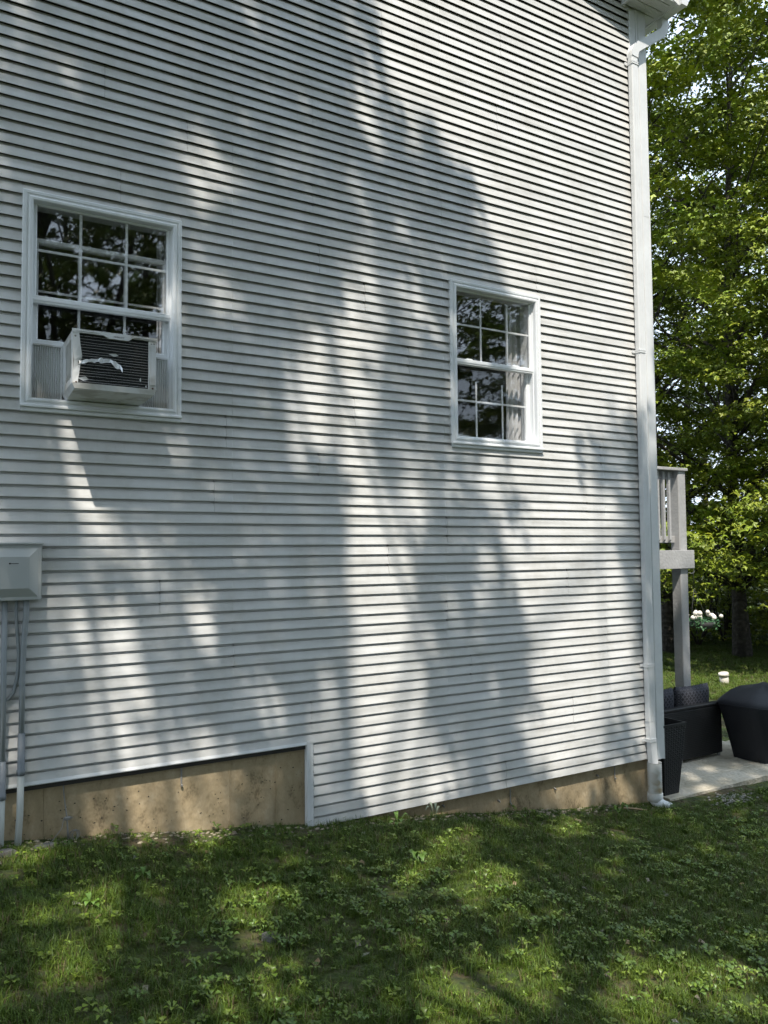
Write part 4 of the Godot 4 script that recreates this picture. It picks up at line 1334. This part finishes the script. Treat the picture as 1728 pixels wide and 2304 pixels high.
func build_basket():
	var c := Vector3(10.655, 0.90, -3.0)
	var t := thing("hanging_basket", "hanging basket of white round flowers on two thin cords", "flower basket", Vector3(c.x, c.y - 0.12, c.z))
	var o := t.position
	var mb := MB.new(o, true)
	mb.tube([c + Vector3(0, -0.13, 0), c + Vector3(0, -0.10, 0), c + Vector3(0, -0.02, 0)], [0.12, 0.19, 0.235], 18)
	put(mb, "basket", mats.cord, t)
	var apex := Vector3(10.53, 1.41, -3.0)
	for s in [-0.22, 0.20]:
		mb = MB.new(o, true)
		mb.tube([c + Vector3(s, -0.02, 0), apex], [0.004, 0.004], 5)
		put(mb, "cord", mats.cord, t)
	mb = MB.new(o, true)
	mb.tube([apex, apex + Vector3(0, 0.2, 0), apex + Vector3(0, 0.362, 0)], [0.003, 0.003, 0.003], 5)
	put(mb, "cord", mats.cord, t)
	var hook := MB.new(Vector3(10.27, ground_y(10.27, -3.0), -3.0), true)
	hook.tube([Vector3(10.27, ground_y(10.27, -3.0) - 0.2, -3.0), Vector3(10.27, 1.0, -3.0), Vector3(10.275, 1.75, -3.0), Vector3(10.31, 1.86, -3.0), Vector3(10.39, 1.90, -3.0), Vector3(10.47, 1.87, -3.0), Vector3(10.51, 1.80, -3.0), Vector3(10.53, 1.772, -3.0), Vector3(10.56, 1.785, -3.0), Vector3(10.565, 1.82, -3.0)], [0.008, 0.008, 0.007, 0.007, 0.007, 0.007, 0.006, 0.006, 0.006, 0.005], 7)
	tag(put(hook, "garden_hook", mats.cord), "thin black garden hook pole carrying the flower basket behind the deck post", "hook")
	var r := RandomNumberGenerator.new()
	r.seed = 4
	for i in 15:
		var u := i / 14.0
		var p := c + Vector3(-0.30 + 0.6 * u + r.randf_range(-0.02, 0.02), 0.10 + r.randf_range(-0.07, 0.05), r.randf_range(-0.12, 0.16))
		mb = MB.new(o, true)
		var pr := []
		var rad := []
		var s := r.randf_range(0.85, 1.15)
		for k in 6:
			pr.append(p + Vector3(0.01 * k / 5.0, -0.035 * s + 0.075 * s * k / 5.0, 0))
			rad.append([0.014, 0.031, 0.037, 0.036, 0.028, 0.012][k] * s)
		mb.tube(pr, rad, 9)
		put(mb, "flower", mats.petal, t)
	var xf := []
	var cols := []
	for i in 46:
		var b := Basis(Vector3.UP, r.randf() * TAU) * Basis(Vector3.RIGHT, r.randf_range(-0.4, 0.8))
		xf.append(Transform3D(b.scaled(Vector3.ONE * 0.32), c - o + Vector3(r.randf_range(-0.30, 0.30), r.randf_range(-0.10, 0.06), r.randf_range(-0.18, 0.18))))
		cols.append(r.randi() % 8)
	put_mesh(crown_mesh(spray_set(9, 10, 0.135, 0.30, Color(0.045, 0.13, 0.055)), xf, cols), "leaves", mats.leaf, t)

# ---- the tall trees behind the viewer that shade the wall and lawn.
# A leaf at p shades the wall at (p.x + 0.52 p.z, p.y - 1.9 p.z); openings in the crowns are kept along such lines.
var b1 := [Vector2(2.76, 6.43), Vector2(2.78, 5.68), Vector2(2.83, 4.94), Vector2(2.59, 4.02), Vector2(2.50, 3.43), Vector2(2.71, 2.74), Vector2(2.81, 2.03), Vector2(2.92, 1.49), Vector2(2.84, 0.97), Vector2(2.49, 0.50)]
var b2 := [Vector2(3.04, 6.53), Vector2(3.18, 5.80), Vector2(3.59, 5.52), Vector2(3.97, 5.21), Vector2(4.03, 4.82), Vector2(4.21, 4.52), Vector2(4.35, 4.05), Vector2(4.41, 3.11)]
var openings := [[0.36, 5.31, 0.44, 5.21, 0.06], [0.70, 5.06, 0.72, 4.97, 0.04], [1.23, 5.36, 1.36, 5.20, 0.05], [1.51, 5.05, 1.66, 4.87, 0.10], [1.78, 4.80, 1.86, 4.58, 0.08], [1.62, 4.13, 1.74, 3.85, 0.06], [2.51, 4.69, 2.65, 4.46, 0.07], [2.81, 4.98, 2.89, 4.66, 0.10], [2.78, 6.28, 2.92, 5.80, 0.10], [2.68, 3.85, 2.68, 3.67, 0.10], [2.68, 3.56, 2.64, 3.16, 0.24], [2.54, 3.12, 2.35, 2.96, 0.16], [2.13, 2.68, 2.16, 2.51, 0.07], [2.09, 2.30, 2.20, 2.04, 0.07], [0.74, 2.67, 0.84, 2.39, 0.12], [0.97, 2.20, 1.18, 1.96, 0.11], [0.67, 1.79, 1.12, 1.52, 0.12], [1.49, 1.76, 1.65, 1.44, 0.09], [1.02, 1.30, 1.06, 0.92, 0.14], [1.61, 1.63, 1.66, 1.28, 0.08], [0.76, 0.89, 1.13, 0.73, 0.10], [2.05, 1.05, 2.16, 0.71, 0.10], [2.49, 0.87, 2.60, 0.52, 0.15], [2.93, 1.89, 3.17, 1.30, 0.28], [3.05, 1.31, 3.21, 0.86, 0.24], [2.85, 2.71, 2.93, 2.46, 0.14], [3.00, 0.78, 3.16, 0.30, 0.28], [3.50, 2.78, 3.77, 2.48, 0.10], [4.62, 2.01, 4.81, 1.18, 0.20], [4.97, 0.96, 5.07, 0.34, 0.28], [4.12, 2.85, 4.21, 2.41, 0.10], [4.59, 2.91, 5.12, 2.22, 0.25], [5.42, 2.22, 5.56, 0.91, 0.24]]
var lawn_openings := [[1.28, -1.67, 0.14], [1.41, -2.79, 0.10], [1.16, 0.39, 0.14], [1.66, 0.32, 0.12], [2.80, -2.13, 0.20], [3.31, -1.90, 0.14], [3.67, -2.56, 0.16], [2.34, -0.97, 0.08], [4.29, -5.02, 0.14], [3.61, -4.36, 0.12], [3.64, -1.32, 0.13], [3.08, -4.58, 0.20], [4.73, -1.12, 0.10], [2.18, -2.20, 0.08], [5.70, -2.55, 0.10], [2.19, -3.86, 0.10], [4.77, -5.19, 0.12], [0.63, -0.45, 0.10]]
var streak := FastNoiseLite.new()
var fine := FastNoiseLite.new()
const OPEN_GROW := 0.07

func along(poly: Array, y: float) -> float:
	for i in poly.size() - 1:
		if y <= poly[i].y and y >= poly[i + 1].y:
			return lerpf(poly[i].x, poly[i + 1].x, (poly[i].y - y) / maxf(0.001, poly[i].y - poly[i + 1].y))
	return poly[0].x if y > poly[0].y else poly[-1].x

func leafy(x: float, y: float) -> bool:
	for q in openings:
		var a := Vector2(q[0], q[1]); var b := Vector2(q[2], q[3])
		var p := Vector2(x, y)
		var t := clampf((p - a).dot(b - a) / maxf(0.0001, (b - a).length_squared()), 0.0, 1.0)
		var d := p - a.lerp(b, t)
		d.y *= 0.6
		if d.length() < q[4] + (OPEN_GROW if q[4] > 0.13 else 0.0): return false
	for q in lawn_openings:
		var d := Vector2(x - q[0], (y - q[1]) * 0.55)
		if d.length() < q[2] + 0.18: return false
	var dens := 1.0
	var g := 0.3 - 0.122 * x
	if y > g:
		if x > 6.25:
			dens = 0.76 if y < 2.4 else (0.5 if y < 4.4 else 0.0)
		elif y > 2.95:
			var l1 := along(b1, y); var l2 := along(b2, y)
			dens = 1.0 if x < l1 else (0.62 if x < l2 else 0.0)
			if x > 5.62 and y < 3.3: dens = 0.8
		else:
			dens = 1.0 if x < along(b1, y) else 0.53
			if absf(x - (4.05 + 0.18 * (1.4 - y))) < 0.36 and y < 2.4: dens = 0.70
			if x > 5.68 and y > 1.2: dens = 0.95
	else:
		dens = 0.82
	if dens >= 0.99: return true
	if dens <= 0.0: return false
	var n := 0.5 + 0.95 * streak.get_noise_2d((x + 0.273 * y) * 100.0, y * 32.0)
	n += 0.30 * fine.get_noise_2d((x + 0.273 * y) * 100.0, y * 45.0)
	return n < dens

func build_shade_trees():
	streak.noise_type = FastNoiseLite.TYPE_SIMPLEX_SMOOTH
	streak.seed = 8
	streak.frequency = 0.03
	streak.fractal_octaves = 4
	fine.seed = 21
	fine.frequency = 0.11
	fine.fractal_octaves = 2
	var r := RandomNumberGenerator.new()
	r.seed = 333
	var trunks := [Vector3(-5.2, 0, 8.6), Vector3(-2.0, 0, 9.6), Vector3(1.6, 0, 9.4), Vector3(5.2, 0, 9.2)]
	var heights := [25.0, 26.0, 16.0, 13.0]
	var lab := ["very tall broad tree far left of the house front, shading the wall", "tallest shade tree behind the lawn with a crown open to one side", "tall shade tree on the lawn opposite the wall between the windows", "lower shade tree on the lawn opposite the house corner"]
	var xf := [[], [], [], []]
	var cols := [[], [], [], []]
	var small := spray_set(6, 9, 0.095, 0.17, Color(0.10, 0.16, 0.02))
	for i in 19000:
		var zz := 3.4 + 5.6 * r.randf()
		var wx := r.randf_range(-3.6, 10.5)
		var wy := r.randf_range(-9.5, 8.6)
		if not leafy(wx, wy): continue
		var p := Vector3(wx - 0.52 * zz, wy + 1.9 * zz, zz)
		if p.y < 5.0 or p.y < 2.6 + 0.85 * Vector2(p.x, p.z - 5.24).length(): continue
		var best := 0
		var bd := 1e9
		for k in 4:
			var d := absf(trunks[k].x - p.x) + (6.0 if p.y > heights[k] else 0.0)
			if d < bd:
				bd = d
				best = k
		var tx: Vector3 = trunks[best]
		var b := Basis(Vector3.UP, r.randf() * TAU) * Basis(Vector3.RIGHT, r.randf_range(-0.5, 0.7)) * Basis(Vector3.FORWARD, r.randf_range(-0.5, 0.5))
		xf[best].append(Transform3D(b.scaled(Vector3.ONE * r.randf_range(0.8, 1.25)), p - Vector3(tx.x, ground_y(tx.x, tx.z), tx.z)))
		cols[best].append(r.randi() % 8)
	for k in 4:
		var at: Vector3 = trunks[k]
		at.y = ground_y(at.x, at.z)
		var t := thing("shade_tree", lab[k], "tree", at)
		var wood := MB.new(Vector3.ZERO, true)
		var h: float = heights[k]
		var pts := []
		var rad := []
		for i in 9:
			var u := i / 8.0
			pts.append(Vector3(0.25 * sin(u * 4.0 + k), -0.2 + h * 0.86 * u, -1.5 * u * u))
			rad.append(lerpf(0.30, 0.03, pow(u, 0.85)) * (1.35 if i == 0 else 1.0))
		wood.tube(pts, rad, 10)
		var n: int = xf[k].size()
		for i in 34:
			var e: Vector3 = xf[k][(i * 97 + 13) % n].origin
			var yb := clampf(e.y - 2.0 - Vector2(e.x, e.z).length() * 0.6, 2.5, h * 0.8)
			var u := (yb + 0.2) / (h * 0.86)
			limb(wood, Vector3(0.25 * sin(u * 4.0 + k), yb, -1.5 * u * u), e, lerpf(0.11, 0.03, u), 0.010, r, 5)
		put(wood, "trunk", mats.bark, t)
		put_mesh(crown_mesh(small, xf[k], cols[k]), "crown", mats.leaf, t)
	# further trees round the garden, behind the viewer: they fill the reflections in the panes
	var g := "trees across the garden behind the viewer"
	var garden := spray_set(7, 9, 0.17, 0.42, Color(0.165, 0.235, 0.020))
	var kk := 30
	for q in [[-11.0, 15.0, 19.0], [-4.5, 17.0, 20.0], [1.5, 15.0, 18.0], [5.0, 16.5, 20.0], [9.5, 15.5, 18.0], [14.0, 16.5, 20.0], [19.0, 14.5, 18.0], [3.2, 20.0, 19.0], [11.5, 20.0, 20.0], [16.6, 20.0, 20.0], [22.5, 18.5, 20.0]]:
		maple(Vector3(q[0], ground_y(clampf(q[0], -8, 16), 0), q[1]), q[2], 4.0, 0.7, 140, 15, "leafy tree of the row across the garden that the window panes mirror", kk, garden, g)
		kk += 1

# ---------------------------------------------------------------- lawn
func blade(st: SurfaceTool, base: Vector3, yaw: float, h: float, w: float, lean: float, tone: Color):
	var f := Vector3(sin(yaw), 0, cos(yaw))
	var s := Vector3(f.z, 0, -f.x) * w
	var p1 := base + Vector3.UP * h * 0.55 + f * lean * h * 0.30
	var p2 := base + Vector3.UP * h * (1.0 - 0.35 * lean) + f * lean * h
	st.set_color(tone)
	for v in [base - s, p1 - s * 0.8, p1 + s * 0.8, base - s, p1 + s * 0.8, base + s, p1 - s * 0.8, p2, p1 + s * 0.8]: st.add_vertex(v)

func tuft_mesh(sd: int, n: int, h: float, col: Color) -> ArrayMesh:
	var r := RandomNumberGenerator.new()
	r.seed = sd
	var st := SurfaceTool.new()
	st.begin(Mesh.PRIMITIVE_TRIANGLES)
	st.set_smooth_group(-1)
	for i in n:
		var a := r.randf() * TAU
		var tn := r.randf_range(0.7, 1.25)
		var c := Color(col.r * tn, col.g * tn, col.b * tn)
		if r.randf() < 0.07: c = Color(0.13 * tn, 0.10 * tn, 0.045 * tn)
		blade(st, Vector3(cos(a), 0, sin(a)) * r.randf() * 0.035 + Vector3(0, -0.008, 0), r.randf() * TAU, h * r.randf_range(0.5, 1.15), r.randf_range(0.0012, 0.0022), r.randf_range(0.15, 1.0), c)
	st.generate_normals()
	return st.commit()

# broad-leaved lawn weed: a rosette of cupped oval leaves
func rosette_mesh(sd: int, n: int, ln: float, wd: float, rise: float, col := Color.WHITE) -> ArrayMesh:
	var r := RandomNumberGenerator.new()
	r.seed = sd
	var st := SurfaceTool.new()
	st.begin(Mesh.PRIMITIVE_TRIANGLES)
	for i in n:
		st.set_smooth_group(i)
		var yaw := TAU * i / n + r.randf_range(-0.5, 0.5)
		var f := Vector3(sin(yaw), 0, cos(yaw))
		var s := Vector3(f.z, 0, -f.x)
		var L := ln * r.randf_range(0.65, 1.25)
		var W := wd * r.randf_range(0.8, 1.2)
		var up := rise * r.randf_range(0.5, 1.5)
		var tn := r.randf_range(0.75, 1.3)
		st.set_color(Color(col.r * tn, col.g * tn, col.b * tn))
		var rows := []
		for k in 6:
			var u := k / 5.0
			var w: float = [0.06, 0.12, 0.8, 1.0, 0.72, 0.02][k] * W
			var c := f * (L * (0.08 + 0.92 * u)) + Vector3.UP * (up * sin(u * 2.4) * L + 0.008)
			rows.append([c - s * w + Vector3.UP * 0.25 * w, c, c + s * w + Vector3.UP * 0.25 * w])
		for k in 5:
			for q in 2:
				for v in [rows[k][q], rows[k + 1][q], rows[k + 1][q + 1], rows[k][q], rows[k + 1][q + 1], rows[k][q + 1]]: st.add_vertex(v)
	st.generate_normals()
	return st.commit()

# a piece of turf of the given side made of many tufts or rosettes
func turf_mesh(kinds: Array, n: int, side: float, sd: int, smin: float, smax: float) -> ArrayMesh:
	var r := RandomNumberGenerator.new()
	r.seed = sd
	var st := SurfaceTool.new()
	st.begin(Mesh.PRIMITIVE_TRIANGLES)
	for i in n:
		var b := Basis(Vector3.UP, r.randf() * TAU) * Basis(Vector3.RIGHT, r.randf_range(-0.15, 0.15))
		var s := r.randf_range(smin, smax)
		st.append_from(kinds[r.randi() % kinds.size()], 0, Transform3D(b.scaled(Vector3(s, s * r.randf_range(0.8, 1.2), s)), Vector3(r.randf_range(-0.5, 0.5) * (side + 0.05), 0, r.randf_range(-0.5, 0.5) * (side + 0.05))))
	return st.commit()

func turf_at(x: float, z: float, turn: int, s := 1.0, lift := 0.0) -> Transform3D:
	var dx := (bumpy_ground(x + 0.2, z) - bumpy_ground(x - 0.2, z)) / 0.4
	var dz := (bumpy_ground(x, z + 0.2) - bumpy_ground(x, z - 0.2)) / 0.4
	return Transform3D(Basis(Vector3(1, dx, 0), Vector3.UP, Vector3(0, dz, 1)) * Basis(Vector3.UP, turn * PI / 2).scaled(Vector3.ONE * s), Vector3(x, bumpy_ground(x, z) + lift, z))

func build_lawn():
	var r := RandomNumberGenerator.new()
	r.seed = 505
	var patch := FastNoiseLite.new()
	patch.seed = 3
	patch.frequency = 0.9
	patch.fractal_octaves = 3
	var weeds := FastNoiseLite.new()
	weeds.seed = 12
	weeds.frequency = 0.55
	weeds.fractal_octaves = 2
	var tufts := []
	for i in 9:
		tufts.append(tuft_mesh(20 + i, 14, 0.072, [Color(0.066, 0.116, 0.009), Color(0.080, 0.132, 0.010), Color(0.095, 0.140, 0.012)][i % 3]))
	var turf := [turf_mesh(tufts, 120, 0.25, 1, 0.4, 1.05), turf_mesh(tufts, 110, 0.25, 2, 0.4, 1.2), turf_mesh(tufts, 85, 0.25, 3, 0.35, 0.9), turf_mesh(tufts, 50, 0.25, 4, 0.3, 0.75)]
	var xf := [[], [], [], []]
	var cl := [[], [], [], []]
	var wx := [[], [], []]
	var wc := [[], [], []]
	var z := 0.12
	while z < 4.7:
		var x := -1.9
		while x < 8.7:
			var px := x + r.randf_range(-0.02, 0.02)
			var keep := z < 1.4 + 0.62 * (x + 0.6) + 0.6 and not (x > 6.0 and z < 0.2)
			if keep:
				var n := patch.get_noise_2d(px, z)
				var k := 0 if n > 0.12 else (1 if n > -0.12 else (2 if n > -0.34 else 3))
				if z < 0.2: k = maxi(k, 2 if r.randf() < 0.5 else 3)
				elif z < 0.45: k = maxi(k, 1)
				xf[k].append(turf_at(px, z, r.randi() % 4, 1.0))
				var tn := r.randf_range(0.88, 1.12)
				cl[k].append(Color(tn, tn, tn))
				var want := clampf(0.06 + 0.11 * z + 0.035 * px + weeds.get_noise_2d(px, z) * 0.8, 0.0, 1.0)
				var m := 0 if want < 0.30 else (1 if want < 0.55 else 2)
				if z > 0.2 or r.randf() < 0.4:
					wx[m].append(turf_at(px, z, r.randi() % 4, 1.0, 0.022))
					tn = r.randf_range(0.85, 1.15)
					wc[m].append(Color(tn, tn, tn))
			x += 0.25
		z += 0.25
	# lawn beyond the patio
	for i in 900:
		var px := 8.0 + 0.5 * (i % 30)
		var pz := -13.6 + 0.5 * int(i / 30)
		if px < 11.45 and pz > -3.65 and pz < 0.25: continue
		var k := 0 if i % 3 else 1
		xf[k].append(turf_at(px, pz, r.randi() % 4, 2.0 if i % 2 else 1.9) * Transform3D(Basis.from_scale(Vector3(1, 0.55, 1))))
		var tn := r.randf_range(0.85, 1.15)
		cl[k].append(Color(tn, tn, tn))
	for k in 4:
		var g := scatter("grass", turf[k], mats.grass, xf[k], cl[k])
		tag(g, ["thick short lawn grass in the shade of the trees", "lawn grass of middling thickness between the weeds", "thin lawn grass with soil showing through", "sparse blades on the barest spots of the lawn"][k], "grass", "", "stuff")
	var kinds := []
	for i in 14:
		# plantain, violet and clover-like habits in several sizes and greens
		var habit := i % 4
		var size := 0.6 + 0.07 * i
		kinds.append(rosette_mesh(1 + i, [5, 4, 3, 7][habit], [0.044, 0.036, 0.020, 0.040][habit] * size, [0.013, 0.015, 0.010, 0.009][habit] * size, [0.3, 0.6, 0.9, 0.5][habit], [Color(0.080, 0.140, 0.014), Color(0.098, 0.155, 0.014), Color(0.080, 0.135, 0.022), Color(0.112, 0.160, 0.018)][(i * 7 + i / 4) % 4]))
	var wt := [turf_mesh(kinds, 3, 0.25, 11, 0.5, 1.0), turf_mesh(kinds, 7, 0.25, 12, 0.5, 1.1), turf_mesh(kinds, 14, 0.25, 13, 0.5, 1.2)]
	for k in 3:
		var g := scatter("lawn_weeds", wt[k], mats.weed, wx[k], wc[k])
		tag(g, ["few small oval-leaved weeds dotted through the grass", "oval-leaved weeds among the grass", "dense carpet of broad-leaved weeds in the lawn"][k], "weeds", "", "stuff")

func build_small_things():
	var r := RandomNumberGenerator.new()
	r.seed = 71
	# single weeds that stand out
	var list := [
		[Vector3(3.43, 0, 0.10), 0.10, 0.020, 1.3, mats.silver_leaf, "pale silvery weed with upright leaves at the foundation below the lower siding edge", 4, true],
		[Vector3(2.73, 0, 0.957), 0.10, 0.030, 0.9, mats.weed, "bright broad-leaved weed in a patch of sun before the step in the siding", 6, false],
		[Vector3(3.04, 0, 0.193), 0.10, 0.028, 0.9, mats.weed, "leafy green weed close to the wall beside the silvery weed", 6, false],
		[Vector3(0.71, 0, 1.095), 0.075, 0.020, 0.8, mats.weed, "light green leafy weed in the sun patch in front of the ground wire", 8, false],
		[Vector3(1.03, 0, 0.81), 0.09, 0.026, 0.8, mats.weed, "small leafy weed in the shade near the bare foundation", 5, false],
		[Vector3(5.3, 0, 0.25), 0.10, 0.026, 0.9, mats.weed, "leafy weed at the wall foot near the drain pipe", 6, false]]
	var i := 0
	for q in list:
		var p: Vector3 = q[0]
		p.y = bumpy_ground(p.x, p.z)
		var t := thing("weed", q[5], "weed", p)
		var me := rosette_mesh(200 + i, q[6], q[1] * 0.7, q[2] * 0.7, q[3], Color.WHITE if q[7] else Color(0.09, 0.165, 0.025))
		put_mesh(me, "leaves", q[4], t)
		var st := MB.new(Vector3.ZERO, true)
		st.tube([Vector3(0, -0.03, 0), Vector3(0.004, 0.02, 0)], [0.006, 0.004], 6)
		put(st, "stem", mats.tan_leaf, t)
		i += 1
	# flat stones
	for q in [[Vector3(1.445, 0, 1.624), 0.055, 0.045, 0.016, "flat grey stone half sunk in the middle of the lawn"], [Vector3(0.31, 0, 0.23), 0.16, 0.05, 0.018, "long flat grey stone slab lying by the conduit foot"], [Vector3(0.60, 0, 0.14), 0.075, 0.035, 0.022, "small upturned stone flake between conduit and ground wire"]]:
		var p: Vector3 = q[0]
		p.y = bumpy_ground(p.x, p.z)
		var mb := MB.new(Vector3.ZERO)
		var top := []; var bot := []
		for k in 11:
			var a := TAU * k / 11.0
			var w := r.randf_range(0.8, 1.15)
			top.append(Vector3(cos(a) * q[1] * w * 0.86, q[3] * r.randf_range(0.8, 1.1), sin(a) * q[2] * w * 0.86))
			bot.append(Vector3(cos(a) * q[1] * w, -0.02, sin(a) * q[2] * w))
		for k in 11:
			var j := (k + 1) % 11
			mb.quad(bot[k], top[k], top[j], bot[j])
			mb.tri(top[k], Vector3(0, q[3] * 1.15, 0), top[j])
		var s := put(mb, "stone", mats.stone)
		s.position = p
		tag(s, q[4], "stone")
	# litter strip at the foot of the wall: pebbles and dry leaf bits
	var xf := []
	var cols := []
	for k in 420:
		var x := r.randf_range(0.3, 5.9)
		var z := -0.03 + absf(r.randfn(0, 0.09))
		var s := r.randf_range(0.004, 0.014)
		xf.append(Transform3D(Basis(Vector3.UP, r.randf() * TAU).scaled(Vector3(s * 1.5, s * 0.7, s)), Vector3(x, bumpy_ground(x, z) + 0.002, z)))
		var tn := r.randf_range(0.5, 1.4)
		cols.append(Color(0.26 * tn, 0.22 * tn, 0.16 * tn))
	for k in 150:
		var c := Vector2(6.75, 0.32)
		var x := c.x + r.randfn(0, 0.13)
		var z := c.y + r.randfn(0, 0.07)
		var s := r.randf_range(0.005, 0.014)
		xf.append(Transform3D(Basis(Vector3.UP, r.randf() * TAU).scaled(Vector3(s * 1.5, s * 0.8, s)), Vector3(x, bumpy_ground(x, z) + 0.012, z)))
		var tn := r.randf_range(0.7, 1.4)
		cols.append(Color(0.22 * tn, 0.21 * tn, 0.185 * tn))
	var peb := SphereMesh.new()
	peb.radius = 1.0
	peb.height = 2.0
	peb.radial_segments = 7
	peb.rings = 4
	var pm := StandardMaterial3D.new()
	pm.vertex_color_use_as_albedo = true
	pm.roughness = 0.9
	var g := scatter("pebbles", peb, pm, xf, cols)
	tag(g, "loose pebbles and crumbs along the foot of the wall", "pebbles", "", "stuff")
	# dry leaves and scraps lying in the grass
	xf = []
	cols = []
	for k in 130:
		var x := r.randf_range(0.3, 6.0)
		var z := r.randf_range(0.05, 3.4)
		var b := Basis(Vector3.UP, r.randf() * TAU) * Basis(Vector3.RIGHT, r.randf_range(-0.5, 0.5))
		xf.append(Transform3D(b.scaled(Vector3.ONE * r.randf_range(0.5, 1.2)), Vector3(x, bumpy_ground(x, z) + 0.035, z)))
		var tn := r.randf_range(0.6, 1.3)
		var pale := r.randf()
		cols.append(Color(0.24 * tn, (0.15 + 0.09 * pale) * tn, (0.07 + 0.13 * pale) * tn))
	g = scatter("dry_leaves", spray_mesh(90, 1, 0.045, 0.0), mats.leaf, xf, cols)
	tag(g, "scattered dry brown and pale leaves lying in the grass", "leaves", "", "stuff")
	# twig by the foundation
	var mb := MB.new(Vector3(5.55, -0.32, 0.1), true)
	mb.tube([Vector3(5.40, -0.285, 0.12), Vector3(5.55, -0.305, 0.16), Vector3(5.68, -0.325, 0.22)], [0.009, 0.010, 0.006], 6)
	var tw := put(mb, "stick", mats.tan_leaf)
	tag(tw, "pale dry stick lying at the wall foot near the drain pipe", "stick")
